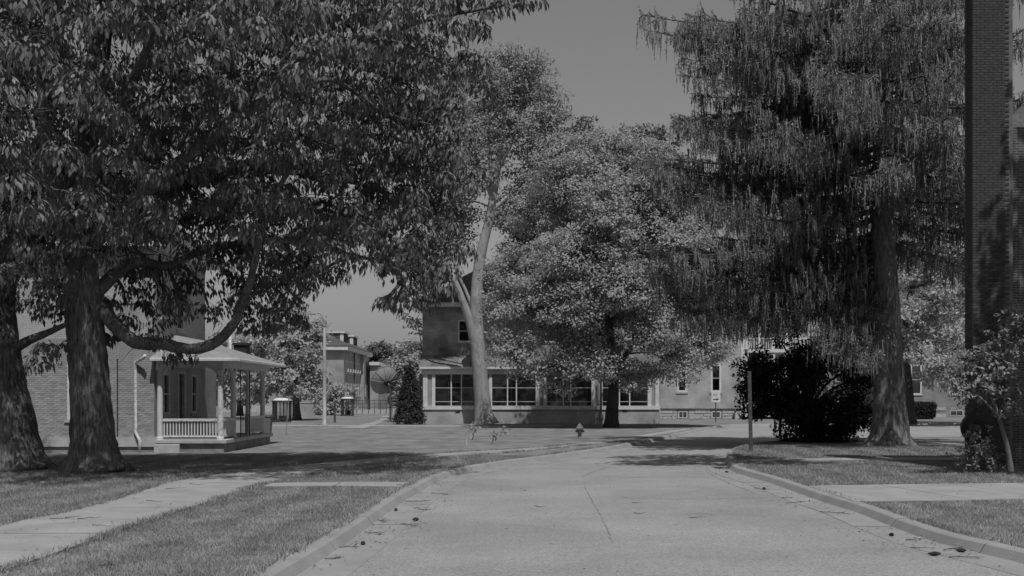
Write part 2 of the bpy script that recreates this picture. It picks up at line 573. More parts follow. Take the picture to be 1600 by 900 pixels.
BED = [0.004]
def slab_walk(name, ea, eb, step, mat_=M_walk, z=0.014):
    """paved walk between two edge lines, laid as separate slabs over a soil bed"""
    n = 40
    A = smooth_path(ea, 12); B = smooth_path(eb, 12)
    def param(P):
        P = np.array(P); L = np.concatenate([[0], np.cumsum(np.linalg.norm(np.diff(P, axis=0), axis=1))])
        return P, L / L[-1], L[-1]
    A, sa, la = param(A); B, sb, lb = param(B)
    k = max(1, int(round(max(la, lb) / step)))
    f = lambda P, s, t: np.array([np.interp(t, s, P[:, 0]), np.interp(t, s, P[:, 1])])
    BED[0] += 0.0011; bz = BED[0]; z = z + bz
    Bd = np.array([f(B, sb, t) for t in np.linspace(0, 1, 600)])
    def near(p, t):
        if t < .03 or t > .97: return f(B, sb, t)
        return Bd[np.argmin(np.linalg.norm(Bd - p, axis=1))]
    bed = MB()
    for i in range(k * 2):
        t0, t1 = i / (2 * k), (i + 1) / (2 * k)
        a, b, c, d = f(A, sa, t0), f(A, sa, t1), f(B, sb, t1), f(B, sb, t0)
        bed.quad((*a, bz), (*b, bz), (*c, bz), (*d, bz))
    root = bed.build(name, M_soil); tag(root, kind='structure')
    rng = random.Random(5)
    g = 0.012 / max(step, .1)
    for i in range(k):
        t0, t1 = (i + g) / k, (i + 1 - g) / k
        tm = (t0 + t1) / 2
        a, am, b = f(A, sa, t0), f(A, sa, tm), f(A, sa, t1)
        d, cm, c = near(a, (i + g) / k), near(am, tm), near(b, (i + 1 - g) / k)
        dz = z + rng.uniform(0, 0.006)
        ring = [a, am, b, c, cm, d]
        m = MB().prism([(*p, 0.0) for p in ring], [(*p, dz) for p in ring])
        m.build('paving_slab', mat_, root)
    return root
walkA = [P2(*p) for p in ((-260, 905), (-120, 860), (35, 815), (86, 806), (142, 792), (207, 774), (263, 755), (330, 744), (400, 733), (500, 724), (600, 716), (700, 708.5), (800, 702.5), (880, 696.5), (960, 687), (1020, 677.5), (1075, 669.5))]
walkB = [P2(*p) for p in ((-260, 985), (-120, 935), (35, 882), (100, 862), (160, 840), (216, 820), (275, 802), (330, 784), (390, 763), (440, 751), (520, 735), (600, 725), (700, 715), (800, 707), (880, 699.5), (965, 690), (1025, 680.5), (1082, 671.5))]
slab_walk('sidewalk', walkA, walkB, 1.9)
slab_walk('footpath', [P2(*p) for p in ((425, 756), (500, 755), (570, 754.5), (640, 755))], [P2(*p) for p in ((410, 761.5), (480, 761), (560, 761), (628, 762))], 1.5)
slab_walk('footpath', [P2(*p) for p in ((1262, 761), (1330, 759.5), (1440, 758), (1528, 757), (1700, 755))], [P2(*p) for p in ((1335, 785), (1362, 787), (1420, 785), (1528, 783), (1720, 780))], 1.8)
slab_walk('footpath', [P2(*p) for p in ((1148, 719.5), (1250, 717.5), (1400, 716), (1528, 716), (1700, 716))], [P2(*p) for p in ((1150, 721.5), (1250, 720.5), (1400, 720), (1528, 720), (1700, 720))], 1.8)
slab_walk('footpath', [P2(*p) for p in ((1440, 690), (1475, 692), (1528, 697), (1600, 706))], [P2(*p) for p in ((1444, 692), (1475, 694.5), (1528, 700.5), (1600, 711))], 1.5)
# the walk between the far kiosk and the lamp, and the far cross walk
slab_walk('footpath', [P2(*p) for p in ((420, 664.2), (520, 664.6), (620, 665), (760, 665.4), (880, 664.6))], [P2(*p) for p in ((418, 665.8), (520, 666.3), (620, 667), (760, 667.2), (880, 666.2))], 2.2)
slab_walk('footpath', [P2(*p) for p in ((530, 669), (565, 664), (590, 657), (598, 650))], [P2(*p) for p in ((568, 670), (585, 665), (603, 657), (610, 650))], 2.2)

# ------------------------------------------------------------------ building helpers
def wall_plane(mb, o, u, w, z0, z1, thick, holes):
    """upright wall from point o along unit direction u (2-D), thickness goes to the left of u; holes = (u0,u1,za,zb)"""
    us = sorted({0.0, w, *[h[0] for h in holes], *[h[1] for h in holes]})
    zs = sorted({z0, z1, *[h[2] for h in holes], *[h[3] for h in holes]})
    nx, ny = -u[1] * thick, u[0] * thick
    def hole(a, b):
        return any(h[0] - 1e-6 <= a[0] and a[1] <= h[1] + 1e-6 and h[2] - 1e-6 <= b[0] and b[1] <= h[3] + 1e-6 for h in holes)
    for a in zip(us, us[1:]):
        for b in zip(zs, zs[1:]):
            if hole(a, b): continue
            p = [(o[0] + u[0] * t, o[1] + u[1] * t) for t in a]
            mb.quad((*p[0], b[0]), (*p[1], b[0]), (*p[1], b[1]), (*p[0], b[1]))
            mb.quad((p[1][0] + nx, p[1][1] + ny, b[0]), (p[0][0] + nx, p[0][1] + ny, b[0]), (p[0][0] + nx, p[0][1] + ny, b[1]), (p[1][0] + nx, p[1][1] + ny, b[1]))
    for (a, b, c, d) in holes:     # reveals
        p = [(o[0] + u[0] * t, o[1] + u[1] * t) for t in (a, b)]
        q = [(x + nx, y + ny) for x, y in p]
        mb.quad((*p[0], c), (*p[1], c), (*q[1], c), (*q[0], c))
        mb.quad((*p[1], d), (*p[0], d), (*q[0], d), (*q[1], d))
        mb.quad((*p[0], d), (*p[0], c), (*q[0], c), (*q[0], d))
        mb.quad((*p[1], c), (*p[1], d), (*q[1], d), (*q[1], c))
    return mb
def obox(mb, o, u, a0, a1, n0, n1, z0, z1):
    """box in a wall's own frame: along u from a0 to a1, outwards (to the right of u) from n0 to n1"""
    rx, ry = u[1], -u[0]
    pts = [(o[0] + u[0] * a + rx * n, o[1] + u[1] * a + ry * n) for a, n in ((a0, n0), (a1, n0), (a1, n1), (a0, n1))]
    # order so that faces point out
    mb.prism([(*p, z0) for p in reversed(pts)], [(*p, z1) for p in reversed(pts)])
    return mb
def window(parent, o, u, a0, a1, z0, z1, fw=0.09, mid=0.5, white=None, sill=0.07, blind=0.0, rows=1, mull=(), stone=None, depth=0.1, lintel=0.0):
    """sash window set in a wall opening: frame > pane, sill, blind"""
    white = white or M_white
    m = MB()
    obox(m, o, u, a0, a0 + fw, -depth, 0.012, z0, z1)
    obox(m, o, u, a1 - fw, a1, -depth, 0.012, z0, z1)
    obox(m, o, u, a0 + fw, a1 - fw, -depth, 0.010, z1 - fw, z1)
    obox(m, o, u, a0 + fw, a1 - fw, -depth, 0.010, z0, z0 + fw * 0.8)
    lo, hi = z0 + fw * 0.8, z1 - fw
    zs = [lo, hi]
    if mid:
        zm = lo + (hi - lo) * mid
        obox(m, o, u, a0 + fw, a1 - fw, -depth, -0.01, zm - 0.025, zm + 0.025)
        zs = [lo, zm - 0.025, zm + 0.025, hi]
    for t in mull:
        c = a0 + (a1 - a0) * t
        obox(m, o, u, c - 0.025, c + 0.025, -depth, -0.012, lo, hi)
    fr = m.build('window', white, parent)
    for k in range(0, len(zs), 2):
        p = MB(); obox(p, o, u, a0 + fw, a1 - fw, -depth * 0.75 + k * 0.006, -depth * 0.7 + k * 0.006, zs[k], zs[k + 1])
        p.build('pane', M_glass, fr)
    if blind:
        p = MB(); obox(p, o, u, a0 + fw, a1 - fw, -depth * 1.02, -depth * .92, hi - (hi - lo) * blind, hi)
        p.build('blind', M_blind, fr)
    if sill:
        p = MB(); obox(p, o, u, a0 - 0.08, a1 + 0.08, -depth, 0.07, z0 - sill * 1.6, z0 - 0.002)
        p.build('sill', stone or white, fr)
    if lintel:
        p = MB(); obox(p, o, u, a0 - 0.12, a1 + 0.12, -depth, 0.015, z1 + 0.002, z1 + lintel)
        p.build('lintel', stone or white, fr)
    return fr
def room(parent, x0, x1, y0, y1, z0, z1):
    """dark interior shell behind the windows"""
    m = MB()
    m.quad((x0, y1, z0), (x1, y1, z0), (x1, y1, z1), (x0, y1, z1))
    m.quad((x0, y0, z0), (x0, y1, z0), (x0, y1, z1), (x0, y0, z1))
    m.quad((x1, y0, z0), (x1, y1, z0), (x1, y1, z1), (x1, y0, z1))
    m.quad((x0, y0, z0), (x1, y0, z0), (x1, y1, z0), (x0, y1, z0))
    m.quad((x0, y0, z1), (x1, y0, z1), (x1, y1, z1), (x0, y1, z1))
    return m.build('room', M_room, parent)
def hip_roof(parent, x0, x1, y0, y1, z, h, over, m, ridge=None, name='roof'):
    x0 -= over; x1 += over; y0 -= over; y1 += over
    w, d = x1 - x0, y1 - y0
    r = min(w, d) / 2
    if w >= d: a, b = (x0 + r, (y0 + y1) / 2, z + h), (x1 - r, (y0 + y1) / 2, z + h)
    else: a, b = ((x0 + x1) / 2, y0 + r, z + h), ((x0 + x1) / 2, y1 - r, z + h)
    q = MB()
    c = [(x0, y0, z), (x1, y0, z), (x1, y1, z), (x0, y1, z)]
    if w >= d:
        q.poly([c[0], c[1], b, a]); q.poly([c[1], c[2], b]); q.poly([c[2], c[3], a, b]); q.poly([c[3], c[0], a])
    else:
        q.poly([c[0], c[1], a]); q.poly([c[1], c[2], b, a]); q.poly([c[2], c[3], b]); q.poly([c[3], c[0], a, b])
    q.poly([c[3], c[2], c[1], c[0]])
    return q.build(name, m, parent)
def band(parent, name, m, x0, x1, y0, y1, z0, z1, out):
    """trim course that runs round a rectangular building"""
    q = MB()
    q.box(x0 - out, x1 + out, y0 - out, y0 - 0.003, z0, z1)
    q.box(x0 - out, x1 + out, y1 + 0.003, y1 + out, z0, z1)
    q.box(x0 - out, x0 - 0.003, y0 - 0.003, y1 + 0.003, z0, z1)
    q.box(x1 + 0.003, x1 + out, y0 - 0.003, y1 + 0.003, z0, z1)
    return q.build(name, m, parent)
EX, EY, NX, NY = (1, 0), (0, 1), (-1, 0), (0, -1)
# front wall facing the camera: walk along +x (outside to the right of +x is -y). right-hand wall: walk along +y (outside is +x). left-hand wall: walk along -y.

# ------------------------------------------------------------------ brick house with the side porch (left)
D1 = 38.6
HX0, HX1 = -27.0, X(241, D1)                 # right-hand corner at -12.2
HY1 = D1 + 6.4
EAVE1 = 7.0
h1 = thing('brick_house', 'pale brick house with a white columned side porch behind the big trunks', 'house')
zb0, zb1 = Z(697, D1), Z(683, D1)            # pale stone band above the basement brick
m = MB()
wz0, wz1 = Z(655, D1), Z(545, D1)
wx0, wx1 = X(105, D1) - HX0, X(105, D1) - HX0 + 1.15
fholes = [(wx0, wx1, wz0, wz1), (wx0, wx1, 4.6, 6.3), (wx0 - 4.6, wx0 - 3.45, wz0, wz1)]
wall_plane(m, (HX0, D1), EX, HX1 - HX0, zb1, EAVE1, 0.3, fholes)
rholes = [(1.0, 1.75, zb1 + 0.75, 2.75), (2.7, 3.6, zb1 + 0.05, 2.85), (4.5, 5.2, zb1 + 0.75, 2.75), (2.6, 3.5, 4.35, 6.1), (0.7, 1.35, 4.7, 6.2)]
wall_plane(m, (HX1, D1), EY, HY1 - D1, zb1, EAVE1, 0.3, rholes)
wall_plane(m, (HX1, HY1), NX, HX1 - HX0, zb1, EAVE1, 0.3, [])
wall_plane(m, (HX0, HY1), NY, HY1 - D1, zb1, EAVE1, 0.3, [])
wall1 = m.build('wall', M_brickA, h1)
wall1.location.y = 0.0
room(h1, HX0 + .35, HX1 - .35, D1 + .35, HY1 - .35, 0.6, EAVE1 - 0.1)
m = MB(); m.box(HX0, HX1, D1, HY1, -0.05, zb0); m.build('basement_wall', M_brickB, h1)
box('stone_band', M_stone, h1, HX0 - 0.06, HX1 + 0.06, D1 - 0.06, HY1 + 0.06, zb0 - 0.02, zb1 + 0.002)
for a0, a1, z0, z1 in fholes:
    window(h1, (HX0, D1), EX, a0, a1, z0, z1, 0.1, 0.5, M_white, stone=M_stone, blind=0.3)
for i, (a0, a1, z0, z1) in enumerate(rholes):
    if i == 1:
        dr = MB(); obox(dr, (HX1, D1), EY, a0, a0 + .1, -.12, .03, z0, z1); obox(dr, (HX1, D1), EY, a1 - .1, a1, -.12, .03, z0, z1); obox(dr, (HX1, D1), EY, a0 + .1, a1 - .1, -.12, .028, z1 - .1, z1)
        d_ = dr.build('door', M_worn, h1)
        lf = MB(); obox(lf, (HX1, D1), EY, a0 + .1, a1 - .1, -.1, -.06, z0, z1 - .1); lf.build('door_leaf', M_rust, d_)
    else:
        window(h1, (HX1, D1), EY, a0, a1, z0, z1, 0.09, 0.5, M_white, stone=M_stone)
hip_roof(h1, HX0, HX1, D1, HY1, EAVE1 + 0.25, 3.6, 0.55, M_roof)
box('cornice', M_white, h1, HX0 - .5, HX1 + .5, D1 - .5, HY1 + .5, EAVE1, EAVE1 + 0.247)
# rear wing with its own chimney stack
rx0, rx1, ry0, ry1 = X(240, 50), X(338, 50), HY1 + 0.003, HY1 + 5
m = MB(); m.box(rx0, rx1, ry0, ry1, -0.05, 4.3); m.build('rear_wing_wall', M_brickB, h1)
# bricks laid one by one on the open stretch of the front wall (flush mortar behind)
rngb = random.Random(21)
brick_mats = [mat('brick_tone_%s' % n, v * 0.9, v * 1.1, 8, 0.9, 0.4, 40) for n, v in (('light', .36), ('mid', .31), ('dark', .25))]
def brick_mesh(w, h, d, m, name='brick'):
    me_ob = MB().box(-w / 2, w / 2, -d, 0.004, -h / 2, h / 2)
    me = bpy.data.meshes.new(name); me.from_pydata(me_ob.v, [], me_ob.f); me.materials.append(m); me.update()
    return me
BW, BH = 0.203, 0.0585
full = [brick_mesh(BW, BH, 0.010, mm) for mm in brick_mats]
cells = []
row = 0
z = zb1 + 0.04
XL = X(-30, D1)
while z < 3.9:
    x = HX1 - 0.006 - (row % 2) * 0.107
    if row % 2: cells.append((HX1 - 0.006 - 0.0955, HX1 - 0.006, z))
    while x > XL:
        segs = [(x - BW, x)]
        for h in fholes:
            if h[2] - 0.15 < z < h[3] + 0.03:
                a, b = HX0 + h[0] - 0.006, HX0 + h[1] + 0.006
                if z < h[2] + 0.02: a, b = a - 0.085, b + 0.085      # the sill
                ns = []
                for p, q in segs:
                    if q <= a or p >= b: ns.append((p, q)); continue
                    if p < a - 0.02: ns.append((p, a))
                    if q > b + 0.02: ns.append((b, q))
                segs = ns
        cells += [(p, q, z) for p, q in segs]
        x -= 0.2145
    z += 0.0677; row += 1
def vis(c):
    px, py = 800 + (c[0] + c[1]) / 2 / D1 * F, HOR - (c[2] - EYE) / D1 * F
    return c[1] - c[0] > BW - 1e-4 and (45 < px < 104 or 172 < px < 238) and 575 < py < 684
shown = [c for c in cells if vis(c)]
rngb.shuffle(shown)
parts = shown[:300]
pset = set(parts)
for (p, q, z) in parts:
    o = bpy.data.objects.new('brick', rngb.choice(full)); C.objects.link(o); o.parent = wall1
    o.location = ((p + q) / 2, D1 - 0.004 + rngb.uniform(-.002, .002), z)
m = MB()
for c in cells:
    if c in pset: continue
    m.box(c[0], c[1], D1 - 0.012 + rngb.uniform(-.002, .002), D1 - 0.001, c[2] - BH / 2, c[2] + BH / 2)
ob = m.build('brickwork', brick_mats[1], wall1); ob['kind'] = 'stuff'
# downspout with elbow, conduit
m = MB(); dx = X(213, D1); gx = X(232, D1)
m.tube([(gx, D1 - .35, Z(556, D1)), (gx - .1, D1 - .25, Z(560, D1)), (dx, D1 - .09, Z(566, D1)), (dx, D1 - .09, Z(580, D1)), (dx, D1 - .09, Z(675, D1)), (dx + .1, D1 - .13, Z(683, D1)), (dx + .16, D1 - .14, Z(688, D1)), (dx + .16, D1 - .14, -.02)], 0.055, 8)
m.build('downspout', M_worn, h1, smooth=True)
m = MB(); m.tube([(X(184, D1), D1 - .03, 3.2), (X(184, D1), D1 - .03, Z(690, D1)), (X(183, D1), D1 - .08, Z(698, D1))], 0.022, 6); m.build('conduit', M_iron, h1)
# porch on the right-hand side
PX0, PX1 = HX1 + 0.06, X(345, D1)
PY0, PY1 = D1 + 0.05, D1 + 7.3
FL = Z(687, D1)
m = MB(); m.box(PX0 + .003, PX1 + 0.12, PY0 - .1, PY1, -0.05, FL - 0.13); m.build('porch_base', M_stone_dark, h1)
m = MB(); m.box(PX0 + .003, PX1 + 0.22, PY0 - .2, PY1 + .1, FL - 0.127, FL); m.build('porch_floor', M_stone, h1, bevel=.012)
m = MB(); m.box(PX0 - .02, PX0 + .85, PY0 - .24, PY0 - .103, -0.05, FL - 0.15); m.build('porch_pier', M_stone, h1, bevel=.02)
SOF = Z(574, D1)
CY = [PY0 + .06, PY0 + 1.85, PY0 + 4.1, PY0 + 6.6]
cols = [(PX0 + .1, PY0 + .06)] + [(PX1 - .04, y) for y in CY]
for i, (x, y) in enumerate(cols):
    m = MB(); m.lathe([(.125, FL), (.125, FL + .07), (.1, FL + .1), (.097, 1.6), (.085, SOF - .16), (.10, SOF - .14), (.10, SOF - .1)], 14, (x, y, 0))
    m.box(x - .12, x + .12, y - .12, y + .12, SOF - .1, SOF)
    m.build('column', M_worn if i == 1 else M_white, h1, smooth=False)
m = MB()
EV = SOF + 0.26
ox = 0.62
m.box(PX0, PX1 + .10, PY0 - .06, PY0 + .16, SOF + .002, SOF + .2)
m.box(PX1 - .14, PX1 + .10, PY0 + .163, PY1, SOF + .002, SOF + .2)
m.build('porch_beam', M_white, h1)
m = MB(); m.box(PX0, PX1 + ox, PY0 - .35, PY1 + .3, SOF + .203, SOF + .25); m.build('porch_soffit', M_white, h1)
m = MB(); m.box(PX0 - .1, PX1 + ox + .05, PY0 - .44, PY0 - .353, SOF + .2, SOF + .31)
m.box(PX1 + ox + .003, PX1 + ox + .09, PY0 - .35, PY1 + .3, SOF + .19, SOF + .29); m.build('gutter', M_white, h1, bevel=.015)
ztop = SOF + 1.2
m = MB()
a, b, c, d = (PX0 - .1, PY0 - .4, SOF + .30), (PX1 + ox, PY0 - .4, SOF + .30), (PX1 + ox, PY1 + .3, SOF + .30), (PX0 + .0, PY1 + .3, SOF + .30)
e, g = (PX0, PY0 + 1.1, ztop), (PX0, PY1 - 1.2, ztop)
e2 = (PX0 + .12, PY0 + 2.0, ztop); g2 = (PX0 + .12, PY1 - 1.9, ztop)
m.poly([a, b, e2, (PX0 - .1, PY0 + 2.0, ztop)]); m.poly([b, c, g2, e2]); m.poly([c, d, (PX0, PY1 - 1.9, ztop), g2]); m.poly([(PX0 - .1, PY0 + 2.0, ztop), e2, g2, (PX0, PY1 - 1.9, ztop)])
m.build('porch_roof', M_roof_light, h1)
# arched brackets between columns
def bracket(p, q):
    p, q = Vector(p), Vector(q); m = MB(); u = (q - p).normalized(); L = (q - p).length
    n = Vector((-u.y, u.x, 0)) * .04
    for s in (0, 1):
        for k in range(5):
            t0, t1 = k / 5 * .32, (k + 1) / 5 * .32
            h0, h1_ = .26 * (1 - t0 / .32) ** 2 + .02, .26 * (1 - t1 / .32) ** 2 + .02
            a0 = p + u * (t0 + .1) if s == 0 else q - u * (t0 + .1)
            a1 = p + u * (t1 + .1) if s == 0 else q - u * (t1 + .1)
            m.prism([a0 - n + Vector((0, 0, -h0)), a1 - n + Vector((0, 0, -h1_)), a1 - n, a0 - n], [a0 + n + Vector((0, 0, -h0)), a1 + n + Vector((0, 0, -h1_)), a1 + n, a0 + n])
    return m.build('bracket', M_white, h1)
pairs = [(cols[0], cols[1]), (cols[1], cols[2]), (cols[2], cols[3]), (cols[3], cols[4])]
for p, q in pairs: bracket((*p, SOF), (*q, SOF))
RT, RB = Z(656, D1), Z(682, D1)
def railing(p, q, n):
    p, q = Vector((*p, 0)), Vector((*q, 0)); u = (q - p).normalized(); L = (q - p).length
    nn = Vector((-u.y, u.x, 0))
    def bar(z0, z1, hw, nm):
        a, b = p + u * .1, q - u * .1
        m = MB().prism([a - nn * hw + Vector((0, 0, z0)), b - nn * hw + Vector((0, 0, z0)), b + nn * hw + Vector((0, 0, z0)), a + nn * hw + Vector((0, 0, z0))], [a - nn * hw + Vector((0, 0, z1)), b - nn * hw + Vector((0, 0, z1)), b + nn * hw + Vector((0, 0, z1)), a + nn * hw + Vector((0, 0, z1))])
        return m.build(nm, M_worn, h1)
    r = bar(RT - .05, RT + .04, .06, 'handrail'); bar(RB - .03, RB + .03, .04, 'bottom_rail')
    for k in range(n):
        c = p + u * (.1 + (L - .2) * (k + .5) / n)
        MB().box(c.x - .022, c.x + .022, c.y - .022, c.y + .022, RB + .032, RT - .052).build('baluster', M_white, r)
railing(cols[0], cols[1], 18)
railing(cols[1], cols[2], 16)
railing(cols[3], cols[4], 20)
# iron handrail at the porch opening
m = MB()
for y in (CY[1] + .5, CY[2] - .35):
    m.tube([(PX1 + .1, y, FL), (PX1 + .1, y, SOF - .02)], .018, 6)
m.tube([(PX1 + .1, CY[1] + .5, FL + .8), (PX1 + .1, CY[2] - .35, FL + .8)], .016, 6)
for k in range(7):
    y = CY[1] + .6 + k * .2
    m.tube([(PX1 + .1, y, FL + .08), (PX1 + .1, y, FL + .8)], .009, 5)
m.build('iron_handrail', M_iron, h1)
# dark chimney box and pipe above the porch roof
cx0, cx1 = X(369, 48), X(388, 48)
m = MB(); m.box(cx0, cx1, 47.6, 48.3, 3.0, Z(540, 48)); m.box(cx0 - .05, cx1 + .05, 47.55, 48.35, Z(540, 48) + .003, Z(540, 48) + .1); m.build('chimney', M_iron, h1)
m = MB(); m.tube([(X(363, 47), 46.6, 4.9), (X(363, 47), 46.6, 3.9), (X(366, 47), 46.5, 3.6), (X(371, 47), 46.3, 3.5)], .07, 8); m.build('downspout', M_white, h1, smooth=True)
reorigin(h1, ((HX0 + HX1) / 2, D1, 0))

# ------------------------------------------------------------------ brick house with glazed porch (centre)
D2 = 79.8
h2 = thing('brick_house', 'brick house with a long white glazed porch behind the pale forked trunk', 'house')
GX0, GX1 = X(661, D2), X(1030, D2)
s0, s1 = Z(640, D2), Z(634, D2)
wt, wf = Z(585, D2), Z(573.5, D2)
m = MB(); m.box(GX0, GX1, D2, D2 + 2.8, -.05, s0); m.build('porch_base_wall', M_brickC, h2)
for px, py in ((715, 644), (976, 642.5)):
    m = MB(); x = X(px, D2); z = Z(py, D2); m.box(x - .16, x + .16, D2 - .012, D2 + .05, z - .07, z + .07); m.build('vent', M_iron, h2)
m = MB(); m.box(GX0 - .06, GX1 + .06, D2 - .08, D2 + 2.8, s0 + .002, s1); m.build('porch_sill', M_white, h2)
m = MB(); m.box(GX0 - .1, GX1 + .1, D2 - .1, D2 + 2.8, wt + .002, wf); m.build('porch_fascia', M_white, h2)
m = MB(); m.box(GX0 - .25, GX1 + .25, D2 - .3, D2 - .103, wf - .16, wf + .03); m.build('gutter', M_white, h2, bevel=.02)
box('porch_floor', M_room, h2, GX0 + .1, GX1 - .1, D2 + .12, D2 + 2.75, s1 - .1, s1 + .004)
box('porch_ceiling', M_room, h2, GX0 + .1, GX1 - .1, D2 + .12, D2 + 2.75, wt - .01, wt + .001)
bays = [(661, 668, 'p'), (668, 675, 'n'), (675, 680, 'p'), (680, 742, 'g', (705, 721)), (742, 748, 'p'), (748, 764, 'n'), (764, 769, 'p'), (769, 837, 'g', (793, 807)), (837, 843, 'p'), (843, 849, 'n'), (849, 855, 'p'), (855, 924, 'g', (880, 892)), (924, 930, 'p'), (930, 936, 'n'), (936, 942, 'p'), (942, 1012, 'g', (968, 984)), (1012, 1018, 'p'), (1018, 1024, 'n'), (1024, 1030, 'p')]
def gbox(m, a, b, y0, y1, z0, z1):
    m.box(X(a, D2), X(b, D2), D2 + y0, D2 + y1, z0, z1)
for by in bays:
    a, b, k = by[0], by[1], by[2]
    if k == 'p':
        m = MB(); gbox(m, a, b, 0, .18, s1 + .002, wt); m.build('porch_post', M_white, h2)
    elif k == 'n':
        m = MB(); gbox(m, a, b, .06, .10, s1 + .002, wt); m.build('side_panel', M_blind, h2)
    else:
        mm = [a, *by[3], b]
        fr = MB()
        for c in by[3]: gbox(fr, c - .9, c + .9, .03, .1, s1 + .002, wt)
        for py in (606, 627.5): gbox(fr, a, b, .045, .085, Z(py, D2) - .018, Z(py, D2) + .018)
        fr = fr.build('window_band', M_white, h2)
        for c, d in zip(mm, mm[1:]):
            for q0, q1 in ((634, 627.9), (627.1, 606.4), (605.6, 585)):
                p = MB(); gbox(p, c + .9, d - .9, .06, .07, Z(q0, D2), Z(q1, D2)); p.build('pane', M_glass, fr)
# tin roof of the porch, pan by pan
YB = D2 + 2.8
zt = Z(556, YB)
n = 19
xs = np.linspace(GX0 - .3, GX1 + .3, n + 1)
rngr = random.Random(4)
tin = [M_metal_roof, mat('tin_roof_dull', .08, .14, 3, .7), mat('tin_roof_pale', .14, .26, 3, .6)]
for i in range(n):
    m = MB(); a, b = xs[i] + .012, xs[i + 1] - .012
    y0, z0, y1, z1 = D2 - .3, wf + .04, YB, zt
    m.prism([(a, y0, z0), (b, y0, z0), (b, y1, z1), (a, y1, z1)], [(a, y0, z0 + .03), (b, y0, z0 + .03), (b, y1, z1 + .03), (a, y1, z1 + .03)])
    m.build('roof_panel', rngr.choice(tin), h2)
    m = MB(); m.prism([(a - .03, y0, z0), (a, y0, z0), (a, y1, z1), (a - .03, y1, z1)], [(a - .03, y0, z0 + .07), (a, y0, z0 + .07), (a, y1, z1 + .07), (a - .03, y1, z1 + .07)])
    m.build('roof_seam', tin[1], h2)
BX0, BX1, BY1 = X(660, YB), X(1032, YB), YB + 13
ZE = Z(480, YB)
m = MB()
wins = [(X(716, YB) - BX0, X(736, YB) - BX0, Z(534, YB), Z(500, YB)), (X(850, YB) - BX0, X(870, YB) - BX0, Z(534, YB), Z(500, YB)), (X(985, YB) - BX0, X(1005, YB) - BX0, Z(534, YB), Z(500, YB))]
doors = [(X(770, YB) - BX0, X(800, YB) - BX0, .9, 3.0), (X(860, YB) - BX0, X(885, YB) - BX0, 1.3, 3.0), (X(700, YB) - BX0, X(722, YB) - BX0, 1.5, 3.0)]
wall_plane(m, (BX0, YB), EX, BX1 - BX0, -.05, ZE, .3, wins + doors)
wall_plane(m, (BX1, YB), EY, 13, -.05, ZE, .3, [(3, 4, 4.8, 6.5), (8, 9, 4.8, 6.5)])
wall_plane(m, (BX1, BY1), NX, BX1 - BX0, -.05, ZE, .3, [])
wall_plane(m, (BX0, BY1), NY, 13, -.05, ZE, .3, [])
m.build('wall', brick_mat('brick_shade_dapple', .17, .26, .28, patch=.55), h2)  # dappled tree shade painted into the brick: darker tone, strong patches
room(h2, BX0 + .4, BX1 - .4, YB + .4, BY1 - .4, .3, ZE - .1)
for i, w in enumerate(wins): window(h2, (BX0, YB), EX, *w, .09, .5, M_white, stone=M_stone, blind=0.0 if i == 0 else .4)
for w in doors: window(h2, (BX0, YB), EX, *w, .09, .5, M_white, sill=.05)
window(h2, (BX1, YB), EY, 3, 4, 4.8, 6.5); window(h2, (BX1, YB), EY, 8, 9, 4.8, 6.5)
box('cornice', M_white, h2, BX0 - .5, BX1 + .5, YB - .5, BY1 + .5, ZE + .003, ZE + .32)
hip_roof(h2, BX0, BX1, YB, BY1, ZE + .325, 4.6, .6, M_roof)
m = MB(); m.tube([(X(939, D2), D2 - .14, wf - .2), (X(939, D2), D2 - .14, Z(648, D2)), (X(939, D2), D2 - .2, .25)], .06, 8); m.tube([(X(939, D2), D2 - .16, .25), (X(939, D2), D2 - .16, .62)], [.18, .16], 8)
m.build('downspout', M_rust, h2)
# things seen through the porch glass
for px, w in ((768, 12), (905, 8)):
    x = X(px + 45, D2 + 1.5)
    m = MB(); m.lathe([(.24, 1.9), (.13, 2.25), (.02, 2.26)], 10, (x, D2 + 1.6, -.35)); m.lathe([(.12, s1 + .01), (.03, s1 + .05), (.03, 1.56)], 8, (x, D2 + 1.6, 0)); m.build('lamp', M_blind, h2)
reorigin(h2, ((BX0 + BX1) / 2, D2, 0))

# ------------------------------------------------------------------ tall brick wing right of the glazed porch
D3 = 95.8
h3 = thing('brick_wing', 'plain brick block on a rough stone base with pale window frames behind the arrow sign', 'building')
WX0, WX1, WY1 = X(1010, D3), X(1158, D3), D3 + 16
ZS = Z(638.5, D3); ZE3 = Z(452, D3)
def wpx(a, b, y0, y1): return (X(a, D3) - WX0, X(b, D3) - WX0, Z(y1, D3), Z(y0, D3))
w3 = [wpx(1058, 1073.5, 569, 612), wpx(1110.5, 1127, 569, 612), wpx(1058, 1073.5, 478, 521), wpx(1110.5, 1127, 478, 521)]
m = MB()
wall_plane(m, (WX0, D3), EX, WX1 - WX0, ZS, ZE3, .3, w3)
wall_plane(m, (WX1, D3), EY, 16, ZS, ZE3, .3, [(2, 3, 2.5, 4.6), (6, 7, 2.5, 4.6), (10, 11, 2.5, 4.6)])
wall_plane(m, (WX1, WY1), NX, WX1 - WX0, ZS, ZE3, .3, [])
wall_plane(m, (WX0, WY1), NY, 16, ZS, ZE3, .3, [])
m.build('wall', M_brickC, h3)
room(h3, WX0 + .4, WX1 - .4, D3 + .4, WY1 - .4, .0, ZE3 - .1)
for i, w in enumerate(w3): window(h3, (WX0, D3), EX, *w, .16, .5, M_white, stone=M_stone, blind=.55 if i % 2 else .5, sill=.1)
for a in (2, 6, 10): window(h3, (WX1, D3), EY, a, a + 1, 2.5, 4.6, .12, .5)
bw = [wpx(1060, 1074, 642.5, 653), wpx(1112, 1126, 642.5, 653)]
